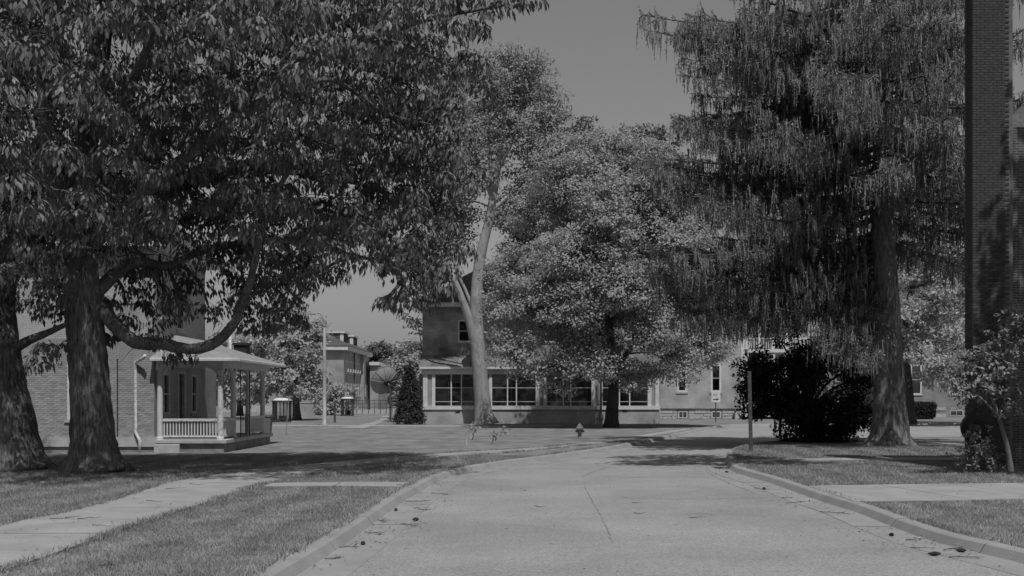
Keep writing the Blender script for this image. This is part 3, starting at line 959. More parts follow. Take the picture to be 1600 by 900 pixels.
m = MB(); wall_plane(m, (WX0, D3 + .02), EX, WX1 - WX0, -.05, ZS, .3, bw); wall_plane(m, (WX1, D3 + .02), EY, 16, -.05, ZS, .3, [])
base3 = m.build('stone_base', M_stone_dark, h3)
for w in bw: window(h3, (WX0, D3 + .02), EX, *w, .07, 0, M_white, mull=(.5,), sill=0, blind=.95, lintel=.1, stone=M_stone_dark)
# rough blocks of the base
rngs = random.Random(9)
zz = [0.0, .24, .46, .70, ZS - .02]
for r in range(4):
    x = WX0 + (0.0 if r % 2 else -.5)
    while x < WX1 - .1:
        w = rngs.uniform(.7, 1.5)
        a, b = max(x + .012, WX0), min(x + w - .012, WX1)
        segs = [(a, b)]
        for (u0, u1, z0, z1) in bw:
            if zz[r + 1] - .03 > z0 - .02 and zz[r] + .03 < z1 + .1:
                ns = []
                for (p, q) in segs:
                    if q < WX0 + u0 - .13 or p > WX0 + u1 + .13: ns.append((p, q)); continue
                    if p < WX0 + u0 - .13: ns.append((p, WX0 + u0 - .14))
                    if q > WX0 + u1 + .13: ns.append((WX0 + u1 + .14, q))
                segs = ns
        for (p, q) in segs:
            if q - p > .12:
                dpt = rngs.uniform(.02, .07)
                MB().prism([(p, D3 + .018, zz[r] + .012), (q, D3 + .018, zz[r] + .012), (q, D3 + .018, zz[r + 1] - .012), (p, D3 + .018, zz[r + 1] - .012)], [(p + .03, D3 + .02 - dpt, zz[r] + .04), (q - .03, D3 + .02 - dpt, zz[r] + .04), (q - .03, D3 + .02 - dpt, zz[r + 1] - .04), (p + .03, D3 + .02 - dpt, zz[r + 1] - .04)]).build('stone_block', M_limestone, base3)
        x += w
box('stone_ledge', M_stone_dark, h3, WX0 - .08, WX1 + .08, D3 - .09, D3 + .3, ZS - .017, ZS + .06)
box('cornice', M_white, h3, WX0 - .7, WX1 + .5, D3 - .7, WY1 + .7, ZE3 + .003, ZE3 + .55)
box('cornice_shelf', M_white, h3, WX0 - .9, WX1 + .7, D3 - .9, WY1 + .9, ZE3 + .553, ZE3 + .75)
hip_roof(h3, WX0, WX1, D3, WY1, ZE3 + .753, 4.5, 1.0, M_roof)
box('corner_board', M_white, h3, WX1 - .05, WX1 + .3, D3 - .06, D3 + .25, ZS + .1, ZE3)
reorigin(h3, ((WX0 + WX1) / 2, D3, 0))
# white two-storey gallery beside the wing
h4 = thing('gallery', 'white two storey timber gallery showing through the spruce boughs', 'porch')
QX0, QX1 = WX1 + .35, X(1275, D3)
for k, (z0, z1) in enumerate(((.2, .45), (Z(545, D3) - .3, Z(545, D3)), (Z(452, D3), Z(440, D3)))):
    box('gallery_floor', M_white, h4, QX0, QX1, D3 + .2, D3 + 4, z0, z1)
for k in range(6):
    x = QX0 + .2 + (QX1 - QX0 - .4) * k / 5
    box('gallery_post', M_white, h4, x - .14, x + .14, D3 + .25, D3 + .5, .453, Z(545, D3) - .303)
    box('gallery_post', M_white, h4, x - .14, x + .14, D3 + .25, D3 + .5, Z(545, D3) + .003, Z(452, D3) - .003)
    box('gallery_post', M_white, h4, x - .1, x + .1, D3 + .25, D3 + .45, Z(440, D3) + .003, Z(424, D3))
for zr in (Z(545, D3), .45, Z(440, D3)):
    box('handrail', M_white, h4, QX0 + .3, QX1 - .3, D3 + .3, D3 + .4, zr + .85, zr + .95)
    for k in range(26):
        x = QX0 + .4 + (QX1 - QX0 - .8) * k / 25
        box('baluster', M_white, h4, x - .03, x + .03, D3 + .33, D3 + .38, zr + .06, zr + .847)
m = MB(); wall_plane(m, (QX0, D3 + 4), EX, QX1 - QX0, -.05, Z(430, D3), .3, [(1, 2, 1.3, 3.3), (4, 5, 1.3, 3.3), (1, 2, 6.2, 8.2), (4, 5, 6.2, 8.2)]); m.build('wall', mat('pale_siding', .42, .5, 2, .7), h4)
for a in (1, 4):
    for z0 in (1.3, 6.2): window(h4, (QX0, D3 + 4), EX, a, a + 1, z0, z0 + 2, .1, .5)
reorigin(h4, ((QX0 + QX1) / 2, D3 + 2, 0))

# ------------------------------------------------------------------ shaded brick house at the far right
D5 = 104.0
h5 = thing('brick_house', 'shaded brick house on a stone base beyond the cross street at right', 'house')
RX0, RX1, RY1 = X(1372, D5), X(1640, D5), D5 + 12
def rp(a, b, y0, y1): return (X(a, D5) - RX0, X(b, D5) - RX0, Z(y1, D5), Z(y0, D5))
w5 = [rp(1423, 1440, 570, 616), rp(1483, 1500, 570, 616), rp(1540, 1557, 570, 616), rp(1423, 1440, 470, 516), rp(1483, 1500, 470, 516)]
ZS5 = Z(636, D5)
m = MB(); wall_plane(m, (RX0, D5), EX, RX1 - RX0, ZS5, 9.5, .3, w5); wall_plane(m, (RX0, RY1), NY, 12, ZS5, 9.5, .3, []); wall_plane(m, (RX1, D5), EY, 12, ZS5, 9.5, .3, []); m.build('wall', M_brickB, h5)
room(h5, RX0 + .4, RX1 - .4, D5 + .4, RY1, 0, 9.4)
for w in w5: window(h5, (RX0, D5), EX, *w, .12, .5, M_white, stone=M_stone, blind=.45)
b5 = [rp(1484, 1505, 641, 650)]
m = MB(); wall_plane(m, (RX0, D5 - .02), EX, RX1 - RX0, -.05, ZS5, .3, b5); base5 = m.build('stone_base', M_stone_dark, h5)
for w in b5: window(h5, (RX0, D5 - .02), EX, *w, .08, 0, M_stone, mull=(.5,), sill=0)
for r in range(3):
    x = RX0; hz = (ZS5) / 3
    while x < RX1:
        w = rngs.uniform(.8, 1.6); a, b = x + .012, min(x + w - .012, RX1)
        if not (b > RX0 + b5[0][0] - .1 and a < RX0 + b5[0][1] + .1):
            box('stone_block', M_limestone, base5, a, b, D5 - .02 - rngs.uniform(.02, .06), D5 - .021, r * hz + .015, (r + 1) * hz - .015)
        x += w
box('cornice', M_white, h5, RX0 - .5, RX1 + .5, D5 - .5, RY1 + .5, 9.503, 9.9)
hip_roof(h5, RX0, RX1, D5, RY1, 9.903, 4, .6, M_roof)
reorigin(h5, ((RX0 + RX1) / 2, D5, 0))

# ------------------------------------------------------------------ brick chimney of the near house at the right edge
D6 = 29.2
ch = thing('brick_chimney', 'tall dark brick chimney at the right edge of the picture', 'chimney')
cx0, cx1 = X(1519.5, D6), X(1519.5, D6) + 1.05
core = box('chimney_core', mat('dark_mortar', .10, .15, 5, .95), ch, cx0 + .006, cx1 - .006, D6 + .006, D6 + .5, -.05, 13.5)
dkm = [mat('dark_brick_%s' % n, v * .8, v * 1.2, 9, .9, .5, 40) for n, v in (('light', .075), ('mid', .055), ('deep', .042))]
fr_full = [brick_mesh(.2, .0575, .014, mm) for mm in dkm]
sd = []
for mm in dkm:
    me_ob = MB().box(-.004, .014, -.1, .1, -.02875, .02875); me = bpy.data.meshes.new('brick'); me.from_pydata(me_ob.v, [], me_ob.f); me.materials.append(mm); me.update(); sd.append(me)
fc, scells = [], []
for r in range(int(13.4 / .0677)):
    z = .03 + r * .0677; off = .106 if r % 2 else 0.0
    x = cx0 + .1 + off
    if r % 2: fc.append((cx0 + .05, z, 'h'))
    while x < cx1 - .1:
        fc.append((x, z, 'f')); x += .2125
    for k in range(2): scells.append((D6 + .12 + k * .2125 + off * .6, z))
def dz(c): return abs(c[1] - 4.0)
near = sorted([c for c in fc if c[2] == 'f' and c[0] < X(1600, D6)], key=dz)[:220]
nset = set(near)
sn = sorted(scells, key=dz)[:80]; sset = set(sn)
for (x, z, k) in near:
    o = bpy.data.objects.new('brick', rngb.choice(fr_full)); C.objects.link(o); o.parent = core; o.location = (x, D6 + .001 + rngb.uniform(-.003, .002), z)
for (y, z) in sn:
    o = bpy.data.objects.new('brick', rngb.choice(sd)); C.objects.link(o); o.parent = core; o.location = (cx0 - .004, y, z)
m = MB()
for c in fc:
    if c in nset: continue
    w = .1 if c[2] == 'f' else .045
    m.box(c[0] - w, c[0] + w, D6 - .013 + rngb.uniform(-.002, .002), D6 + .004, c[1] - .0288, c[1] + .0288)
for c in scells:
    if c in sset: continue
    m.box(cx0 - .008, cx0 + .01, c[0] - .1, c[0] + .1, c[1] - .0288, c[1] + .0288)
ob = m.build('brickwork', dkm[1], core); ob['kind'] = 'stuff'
reorigin(ch, ((cx0 + cx1) / 2, D6, 0))
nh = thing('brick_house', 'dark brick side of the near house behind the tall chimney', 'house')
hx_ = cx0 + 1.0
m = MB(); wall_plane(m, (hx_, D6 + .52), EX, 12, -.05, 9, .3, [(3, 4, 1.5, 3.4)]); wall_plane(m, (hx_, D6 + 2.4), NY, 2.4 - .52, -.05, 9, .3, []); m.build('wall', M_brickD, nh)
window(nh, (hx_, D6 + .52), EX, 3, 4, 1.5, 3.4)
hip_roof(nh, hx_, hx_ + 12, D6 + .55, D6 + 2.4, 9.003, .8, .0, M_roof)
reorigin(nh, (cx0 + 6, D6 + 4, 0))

# ------------------------------------------------------------------ far institutional building (left of centre)
D7 = 142.0
h7 = thing('institution_building', 'long two storey brick building with dormers in the distance left of the dish', 'building')
FX1 = X(537, D7); FX0 = FX1 - 15; FY1 = D7 + 24
ZE7 = Z(547, D7)
m = MB()
rowsz = [(Z(582, D7), Z(562, D7)), (Z(618, D7), Z(598, D7))]
sw = []
for k in range(9):
    a = 1.6 + k * 2.3
    for z0, z1 in rowsz: sw.append((a, a + 1.05, z0, z1))
fw_ = [(9.5, 10.7, rowsz[0][0], rowsz[0][1]), (9.5, 10.7, rowsz[1][0], rowsz[1][1]), (5, 6.2, rowsz[0][0], rowsz[0][1])]
wall_plane(m, (FX0, D7), EX, 15, -.05, ZE7, .3, fw_)
wall_plane(m, (FX1, D7), EY, 24, -.05, ZE7, .3, sw)
wall_plane(m, (FX1, FY1), NX, 15, -.05, ZE7, .3, []); wall_plane(m, (FX0, FY1), NY, 24, -.05, ZE7, .3, [])
m.build('wall', M_brickF, h7)
room(h7, FX0 + .4, FX1 - .4, D7 + .4, FY1 - .4, .2, ZE7 - .1)
for w in fw_: window(h7, (FX0, D7), EX, *w, .12, .5)
for i, w in enumerate(sw):
    wd = window(h7, (FX1, D7), EY, *w, .24, .5, blind=.9)
    if i % 2 == 0 and i < 14 or i in (1, 3, 5):
        m = MB(); obox(m, (FX1, D7), EY, w[0] + .2, w[0] + .85, -.05, .35, w[2] + .1, w[2] + .55); m.build('air_conditioner', M_white, h7)
m = MB(); obox(m, (FX1, D7), EY, 9.0, 9.2, .0, .15, 0, ZE7); m.build('downspout', M_rust, h7)
m = MB(); obox(m, (FX1, D7), EY, 15.6, 16.6, .003, .5, -.05, ZE7); m.build('pilaster', M_brickF, h7)
box('cornice', M_white, h7, FX0 - .6, FX1 + .6, D7 - .6, FY1 + .6, ZE7 + .003, ZE7 + .55)
box('stone_base', M_stone, h7, FX0 - .1, FX1 + .12, D7 - .1, FY1 + .1, -.05, .75)
hip_roof(h7, FX0, FX1, D7, FY1, ZE7 + .553, 4.0, .7, M_roof)
for y in (D7 + 6.5, D7 + 15.5):
    m = MB(); m.box(FX1 - 4.2, FX1 - 1.0, y, y + 4.2, ZE7 + .8, ZE7 + 2.5); d_ = m.build('dormer', M_roof, h7)
    m = MB(); m.box(FX1 - 4.4, FX1 - .8, y - .15, y + 4.35, ZE7 + 2.503, ZE7 + 2.75); m.build('dormer_roof', M_white, d_)
    m = MB(); m.box(FX1 - 1.45, FX1 - .98, y - .02, y - .003, ZE7 + .9, ZE7 + 2.5); m.build('corner_board', M_white, d_)
m = MB(); m.box(FX0 + 6, FX1 + 1.5, FY1 + .003, FY1 + 12, -.05, ZE7 - 1.4); m.build('rear_wing_wall', M_brickF, h7)
m = MB(); m.box(FX0 + 5.5, FX1 + 2, FY1 + .2, FY1 + 12.5, ZE7 - 1.397, ZE7 - .9); m.build('rear_cornice', M_white, h7)
# single-storey connector with white cornice right of it
m = MB(); m.box(FX1 + .55, X(596, 168), D7 + 22, D7 + 34, -.05, Z(572, 168)); m.build('connector_wall', M_brickF, h7)
m = MB(); m.box(FX1 + .5, X(598, 168), D7 + 21.6, D7 + 34.4, Z(572, 168) + .003, Z(567, 168)); m.build('connector_cornice', M_white, h7)
m = MB(); m.box(FX1 + .7, X(604, 120), 128, 128.3, -.05, Z(640, 128)); m.build('ramp_wall', M_stone, h7)
reorigin(h7, ((FX0 + FX1) / 2, D7, 0))
# ramp railing
rl = thing('ramp_railing', 'grey pipe railing along the ramp before the far brick building', 'railing')
DR = 126.0
for k in range(9):
    x = X(548, DR) + (X(622, DR) - X(548, DR)) * k / 8
    MB().tube([(x, DR, 0), (x, DR, 1.5)], .04, 6).build('post', M_rust, rl)
for z in (.75, 1.1, 1.5):
    MB().tube([(X(548, DR), DR, z), (X(622, DR), DR, z + .02)], .035, 6).build('rail', M_rust, rl)
reorigin(rl, (X(585, DR), DR, 0))
wl_ = MB().box(X(440, 118), X(520, 118), 118, 118.35, -.05, Z(630, 118)).box(X(440, 118) - .05, X(520, 118) + .05, 117.95, 118.4, Z(630, 118) + .003, Z(630, 118) + .15).build('garden_wall', M_brickF)
tag(wl_, 'low brick wall beyond the lawn behind the lamp post', 'wall')

# ------------------------------------------------------------------ trees
def unit(a):
    return a / (np.linalg.norm(a, axis=-1, keepdims=True) + 1e-9)
def leaves_mesh(name, base, dirv, nrm, length, width, material, parent, fold=0.18):
    """one folded four-point leaf per row"""
    n = len(base)
    dirv = unit(dirv)
    side = unit(np.cross(dirv, nrm))
    up = np.cross(side, dirv)
    L = length.reshape(-1, 1); W = width.reshape(-1, 1)
    mid = base + dirv * L * 0.45
    v = np.empty((n, 4, 3))
    v[:, 0] = base
    v[:, 1] = mid + side * W * 0.5 + up * W * fold
    v[:, 2] = base + dirv * L
    v[:, 3] = mid - side * W * 0.5 + up * W * fold
    f = np.arange(n * 4).reshape(n, 4)
    # split along the midrib
    tri = np.concatenate([f[:, [0, 1, 2]], f[:, [0, 2, 3]]])
    return np_mesh(name, v.reshape(-1, 3), tri, material, parent)
def lobe(px, py, d, rx, ry, rd):
    c = at(px, py, d)
    return (np.array(c), np.array((rx * d / F, rd, ry * d / F)))
def sample_lobe(rng, c, r, n, inner=0.25):
    u = unit(rng.normal(size=(n, 3)))
    k = np.where(rng.random(n) < inner, rng.uniform(0.2, 0.8, n), rng.uniform(0.72, 1.06, n))
    return c + u * k[:, None] * r, u
def twigs(rng, starts, ends, r0, r1, mb, sides=4, sag=0.0):
    for a, b in zip(starts, ends):
        a, b = np.array(a), np.array(b)
        m = (a + b) / 2 + rng.normal(size=3) * np.linalg.norm(b - a) * 0.10
        m[2] += sag * np.linalg.norm(b - a)
        pts = smooth_path([a, m, b], 2)
        mb.tube(pts, np.linspace(r0, r1, len(pts)), sides, caps=False)
def limb(mb, pts, r0, r1, sides=10, n=6, flare=None, rng=None, wob=0.05, pw=1.0):
    P = smooth_path([tuple(p) for p in pts], n)
    k = len(P)
    rad = [r1 + (r0 - r1) * (1 - i / (k - 1)) ** pw for i in range(k)]
    if flare:
        for i in range(k):
            h = P[i][2]
            rad[i] *= 1 + flare * math.exp(-max(h, 0) / 0.45)
    mb.tube(P, rad, sides, True, wob, rng or random.Random(1))
    return P
def root_flare(mb, base, r, n, rng, spread=1.6):
    for k in range(n):
        a = 2 * math.pi * (k + rng.uniform(-.2, .2)) / n
        d = Vector((math.cos(a), math.sin(a), 0))
        L = spread * r * rng.uniform(.8, 1.15)
        mb.tube([Vector(base) + d * r * .35 + Vector((0, 0, r * 1.5)), Vector(base) + d * r * .75 + Vector((0, 0, r * .6)), Vector(base) + d * r * 1.1 + Vector((0, 0, r * .22)), Vector(base) + d * L * 1.05 + Vector((0, 0, -.06))], [r * .38, r * .36, r * .3, r * .12], 8)

def umbrella_leaves(rng, C_, U, per=92, rad=.47, leaf=.185, wid=.074):
    """umbrella-shaped sprays: leaves lie on a dome and droop over its rim"""
    n = len(C_)
    ax = unit(np.array([0, 0, 1.0]) + .45 * U)
    e1 = unit(np.cross(ax, np.array([.3, .9, .1]))); e2 = np.cross(ax, e1)
    r = rad * rng.uniform(.6, 1.25, (n, 1))
    th = .15 + 1.45 * rng.random((n, per)) ** .75
    ph = rng.uniform(0, 2 * np.pi, (n, per))
    def mix(a, b, c): return a[..., None] * ax[:, None] + b[..., None] * e1[:, None] + c[..., None] * e2[:, None]
    radial = mix(np.cos(th), np.sin(th) * np.cos(ph), np.sin(th) * np.sin(ph))
    tang = mix(-np.sin(th), np.cos(th) * np.cos(ph), np.cos(th) * np.sin(ph))
    B = C_[:, None] + radial * r[..., None] * rng.uniform(.72, 1.06, (n, per, 1)) * np.array([1, 1, .8])
    D = tang + np.array([0, 0, -.6]) + rng.normal(size=B.shape) * .24
    Nn = radial + np.array([0, 0, .35]) + rng.normal(size=B.shape) * .2
    m = n * per
    return B.reshape(-1, 3), D.reshape(-1, 3), Nn.reshape(-1, 3), leaf * rng.uniform(.5, 1.4, m), wid * rng.uniform(.6, 1.35, m)
def thin(rng, p, dmin):
    """keep points at least dmin apart, so that sprays stand clear of each other"""
    keep = []
    for i in rng.permutation(len(p)):
        if not keep or np.min(np.sum((p[keep] - p[i]) ** 2, 1)) > dmin * dmin: keep.append(i)
    return np.array(keep)
def clear_of_wall(p):
    """clumps that would shade the front wall of the brick house are where the crown is open"""
    k = 1 / math.tan(R(SUN_EL))
    t = (38.6 - p[:, 1]) / (k * math.cos(R(SUN_AZ)))
    z = p[:, 2] - t
    x = p[:, 0] + t * k * math.sin(R(SUN_AZ))
    wall = (t > 0) & (z > .5) & (z < 3.7) & (x > -23) & (x < -9.6)
    t = (28.0 - p[:, 1]) / (k * math.cos(R(SUN_AZ)))       # sun flecks on the big trunk
    z = p[:, 2] - t
    x = p[:, 0] + t * k * math.sin(R(SUN_AZ))
    trunk = (t > .4) & (z > .6) & (z < 4.6) & (x > -10.85) & (x < -10.0) & (np.sin(p[:, 2] * 2.1 + p[:, 0] * 3) > -.35)
    return ~(wall | trunk)
def compound_leaves(rng, C_, U, per=7, L=0.5, leaf=0.2, wid=0.06):
    """sprays of drooping feather-shaped leaves round each clump centre"""
    B, D, Nn = [], [], []
    n = len(C_)
    for k in range(per):
        phi = rng.uniform(0, 2 * np.pi, n)
        out = np.stack([np.cos(phi), np.sin(phi), np.zeros(n)], 1)
        out = unit(out + 0.5 * U * np.array([1, 1, .3]))
        ln = L * rng.uniform(.6, 1.25, n)
        c0 = C_ + rng.normal(size=(n, 3)) * .1
        lat = np.stack([-out[:, 1], out[:, 0], np.zeros(n)], 1)
        rise = rng.uniform(.1, .45, n)
        for t in (.3, .55, .8, 1.0):
            p = c0 + out * (ln * t)[:, None]
            p[:, 2] += ln * (rise * t - (.55 + rise) * t * t)
            for s in ((-1, 1) if t < .99 else (0,)):
                d = out * .35 + lat * s * .45 + np.array([0, 0, -1.0]) * (.7 + .5 * t) + rng.normal(size=(n, 3)) * .18
                B.append(p); D.append(d); Nn.append(out * .9 + np.array([0, 0, .7]) + rng.normal(size=(n, 3)) * .25)
    B = np.concatenate(B); D = np.concatenate(D); Nn = np.concatenate(Nn)
    m = len(B)
    return B, D, Nn, leaf * rng.uniform(.7, 1.25, m), wid * rng.uniform(.75, 1.25, m)
def broad_leaves(rng, C_, U, per=30, rad=0.55, leaf=0.24, wid=0.2, flat=.6, up=.6):
    n = len(C_)
    off = unit(rng.normal(size=(n, per, 3))) * (rng.random((n, per, 1)) ** .4) * rad * np.array([1, 1, flat])
    B = (C_[:, None] + off).reshape(-1, 3)
    N_ = (U[:, None] * .7 + np.array([0, -.25, up + .3]) + off / rad * .4 + rng.normal(size=(n, per, 3)) * .36).reshape(-1, 3)
    D = unit(rng.normal(size=(n * per, 3)) + (U[:, None].repeat(per, 1)).reshape(-1, 3) * .5 + np.array([0, 0, -.55]))
    m = n * per
    return B, D, unit(N_), leaf * rng.uniform(.65, 1.3, m), wid * rng.uniform(.65, 1.3, m)

# --- two big shade trees on the left ---------------------------------------------------------
bark_big = bark_mat('ridged_bark', 0.045, 0.26, 11.0, 1.2, 1.0, .07)
leaf_big = leaf_mat('drooping_leaf', 0.085, 0.185, .06, .5, .22)
rng = np.random.default_rng(7); rr = random.Random(7)
tA = thing('shade_tree', 'huge shade tree with ridged bark trunk and a low limb curving right before the house', 'tree')
DA = 28.4
m = MB()
limb(m, [at(150, 742, DA), at(146, 700, DA), at(140, 600, DA), at(132, 500, DA), at(127, 420, DA), at(122, 340, DA + .3), at(130, 240, DA + .5), at(150, 120, DA + .5), at(170, -40, DA)], .56, .22, 20, 8, .42, rr, .045, .8)
root_flare(m, at(148, 744, DA), .62, 7, rr, 1.75)
LA = [  # main limbs
    ([at(148, 478, DA), at(182, 514, DA - .1), at(212, 538, DA - .5), at(250, 541, DA - .3), at(300, 549, DA - .7), at(338, 538, DA - .6), at(366, 508, DA - 1), at(381, 470, DA - .8), at(394, 432, DA - 1.2), at(408, 370, DA - 1.3), at(440, 290, DA - 1.4), at(500, 200, DA - 1.5)], .19, .05),
    ([at(130, 400, DA), at(200, 330, DA - 1), at(290, 250, DA - 2), at(400, 170, DA - 3), at(520, 90, DA - 3.5), at(650, 40, DA - 3.5), at(790, 12, DA - 3.5)], .2, .03),
    ([at(128, 420, DA), at(90, 330, DA - 2), at(70, 220, DA - 4), at(60, 80, DA - 5.5)], .2, .05),
    ([at(130, 380, DA), at(210, 330, DA + 2), at(300, 290, DA + 4), at(420, 270, DA + 5), at(560, 290, DA + 5), at(660, 330, DA + 5)], .2, .04),
    ([at(122, 330, DA), at(180, 200, DA - 2), at(230, 80, DA - 3.5), at(300, -60, DA - 4)], .17, .05),
    ([at(150, 460, DA), at(205, 415, DA + 1), at(262, 420, DA + 1.6), at(320, 395, DA + 2), at(430, 380, DA + 2), at(540, 400, DA + 1), at(620, 420, DA)], .17, .03),
    ([at(560, 70, DA - 3.5), at(630, 75, DA - 3.3), at(700, 105, DA - 3.2), at(745, 128, DA - 3.2)], .06, .015),
    ([at(440, 150, DA - 3), at(520, 130, DA - 1.5), at(600, 180, DA), at(680, 200, DA)], .08, .02),
]
LP = []
for pts, a, b in LA:
    LP += limb(m, pts, a, b, 12, 6, None, rr, .13)
m.build('trunk', bark_big, tA, smooth=True)
LP = np.array(LP)
lobesA = [lobe(*l) for l in [
    # (column, row, distance, half width px, half height px, half depth m)
    (90, 55, 23, 95, 75, 2.2), (210, 25, 23, 95, 60, 2.4), (330, 60, 23.5, 85, 75, 2.4), (430, 30, 23.5, 90, 55, 2.3), (545, 45, 24, 85, 60, 2.0), (640, 25, 24.5, 75, 55, 1.8), (720, 8, 24.5, 55, 36, 1.2), (775, 10, 24.7, 40, 22, .9), (815, 8, 24.7, 30, 14, .7),
    (90, 175, 22.5, 80, 75, 2.0), (215, 215, 25.5, 80, 60, 2.2), (350, 150, 25, 70, 60, 2.2), (430, 120, 23.5, 70, 50, 1.8), (470, 215, 26, 85, 70, 2.6), (580, 180, 28.5, 90, 80, 2.8), (660, 150, 30, 60, 70, 2.5),
    (80, 300, 23, 75, 65, 1.9), (190, 320, 24.5, 75, 60, 1.8), (300, 290, 29, 95, 75, 3.0), (400, 330, 27, 85, 65, 2.4), (520, 310, 30, 95, 75, 3.0), (640, 270, 31.5, 80, 85, 2.6),
    (470, 385, 28, 75, 45, 2.0), (580, 385, 27, 65, 50, 1.8), (650, 355, 30, 60, 60, 2.0), (425, 450, 30, 50, 55, 1.6), (390, 495, 30.5, 42, 32, 1.1), (440, 500, 29.8, 34, 26, 1.0), (470, 440, 29, 40, 30, 1.2), (612, 486, 27.4, 26, 14, .7), (505, 425, 28, 45, 24, 1.2), (598, 474, 27, 24, 14, .7), (640, 415, 28.5, 38, 32, 1.1),
    (250, 400, 30, 80, 40, 2.0), (205, 440, 29.5, 40, 45, 1.3), (60, 410, 26.5, 50, 65, 1.5), (345, 420, 31, 55, 36, 1.2), (255, 455, 30.2, 60, 28, 1.2), (195, 480, 29.6, 36, 34, .9), (325, 480, 30.4, 36, 20, .9), (150, 395, 27.2, 40, 26, .7), (95, 470, 28.4, 24, 34, .7), (190, 530, 29.8, 20, 26, .7), (285, 497, 29.5, 36, 16, .8), (240, 552, 28.7, 32, 10, .5), (285, 560, 28.6, 26, 7, .4),
    (735, 125, 25.2, 45, 30, .7), (700, 60, 25, 60, 35, 1.2), (690, 290, 31, 42, 62, 1.8), (686, 400, 30.5, 42, 50, 1.6), (668, 446, 29.8, 40, 32, 1.3), (692, 190, 30.5, 42, 55, 1.8),
    # above the frame
    (120, -140, 25, 180, 120, 4.5), (360, -150, 26, 180, 120, 5.0), (560, -110, 27, 140, 90, 4.0), (240, -330, 24, 220, 130, 4.0),
]]
pts, us = [], []
for i, (c, r) in enumerate(lobesA):
    area = 4 * np.pi * ((r[0] * r[1]) ** 1.6 / 3 + (r[0] * r[2]) ** 1.6 / 3 + (r[1] * r[2]) ** 1.6 / 3) ** (1 / 1.6)
    dens = 3.0 if i < len(lobesA) - 4 else 1.6
    p, u = sample_lobe(rng, c, r, max(18, int(area * dens)), .2)
    pts.append(p); us.append(u)
pts = np.concatenate(pts); us = np.concatenate(us)
keep = (pts[:, 2] > 2.2) & clear_of_wall(pts)
pts, us = pts[keep], us[keep]
keep = thin(rng, pts, .66); pts, us = pts[keep], us[keep]
# deep shaded inside and far side of the crown
bp_, bu_ = [], []
for l in [(120, 130, 28.5, 190, 150, 2.6), (330, 120, 30, 190, 140, 3.0), (520, 150, 31, 170, 130, 3.0), (640, 230, 32.5, 85, 150, 2.2), (230, 290, 31, 190, 85, 2.6), (430, 310, 32, 190, 90, 2.6), (560, 380, 31.5, 110, 50, 1.8), (180, -60, 28, 220, 90, 3.4), (450, -50, 29, 220, 80, 3.4), (60, 330, 28.5, 80, 90, 1.8), (420, 420, 31.5, 70, 50, 1.4)]:
    c, r = lobe(*l)
    vol = 4.19 * r[0] * r[1] * r[2]
    u = unit(rng.normal(size=(int(vol * 2.6) + 6, 3)))
    bp_.append(c + u * (rng.random((len(u), 1)) ** .33) * r); bu_.append(u)
bp_ = np.concatenate(bp_); bu_ = np.concatenate(bu_)
keep = clear_of_wall(bp_); bp_, bu_ = bp_[keep], bu_[keep]
keep = thin(rng, bp_, .66)
pts = np.concatenate([pts, bp_[keep]]); us = np.concatenate([us, bu_[keep]])
B, D, N_, Ls, Ws = umbrella_leaves(rng, pts, us)
leaves_mesh('crown', B, D, N_, Ls, Ws, leaf_big, tA)
mb = MB()
for (c, r) in lobesA:
    j = np.argmin(np.linalg.norm(LP - c, axis=1))
    twigs(rng, [LP[j]], [c], .06, .035, mb, 6)
for k in range(0, len(pts), 2):
    c = min(lobesA, key=lambda l: np.linalg.norm((pts[k] - l[0]) / l[1]))[0]
    twigs(rng, [c + (pts[k] - c) * rng.uniform(.05, .35)], [pts[k]], .018, .006, mb, 3, .06)
for k in range(70):   # bare dead twigs
    a = LP[rng.integers(len(LP))] + rng.normal(size=3) * .15
    twigs(rng, [a], [a + rng.normal(size=3) * np.array([.5, .5, .35])], .014, .004, mb, 3)
mb.build('branches', mat('branch_bark', .04, .12, 5, .95, .5, 30), tA, smooth=True)['kind'] = 'stuff'
reorigin(tA, at(150, 742, DA)); tA.location.z = 0

tB = thing('shade_tree', 'dark leaning shade tree trunk at the far left edge', 'tree')
DB = 29.0
m = MB()
limb(m, [at(28, 736, DB), at(22, 680, DB), at(8, 600, DB), at(-2, 520, DB), at(0, 440, DB), at(40, 360, DB), at(78, 300, DB), at(95, 220, DB)], .62, .16, 18, 8, .42, rr, .045, .7)
root_flare(m, at(24, 738, DB), .66, 6, rr, 1.9)
limb(m, [at(2, 560, DB), at(40, 535, DB - .2), at(75, 520, DB - .4), at(120, 500, DB - .6)], .16, .05, 8, 5, None, rr)
limb(m, [at(-2, 500, DB), at(-60, 400, DB), at(-120, 280, DB), at(-160, 120, DB)], .26, .08, 10, 5, None, rr)
m.build('trunk', bark_big, tB, smooth=True)
lobesB = [lobe(*l) for l in [(-40, 420, 28, 70, 80, 2), (20, 300, 28.5, 90, 100, 2.5), (-120, 250, 28, 120, 120, 3.5), (40, 470, 28.3, 50, 60, 1.4), (75, 560, 28.3, 32, 22, .7), (-60, 80, 27, 140, 100, 4), (-90, -120, 27, 190, 120, 5), (-200, 420, 29, 90, 90, 3), (-20, 510, 28, 40, 40, 1.2)]]
pts, us = [], []
for (c, r) in lobesB:
    area = 4 * np.pi * ((r[0] * r[1]) ** 1.6 / 3 + (r[0] * r[2]) ** 1.6 / 3 + (r[1] * r[2]) ** 1.6 / 3) ** (1 / 1.6)
    p, u = sample_lobe(rng, c, r, max(8, int(area * 2.6)), .2); pts.append(p); us.append(u)
pts = np.concatenate(pts); us = np.concatenate(us)
keep = clear_of_wall(pts); pts, us = pts[keep], us[keep]
keep = thin(rng, pts, .62); pts, us = pts[keep], us[keep]
leaves_mesh('crown', *umbrella_leaves(rng, pts, us), leaf_big, tB)
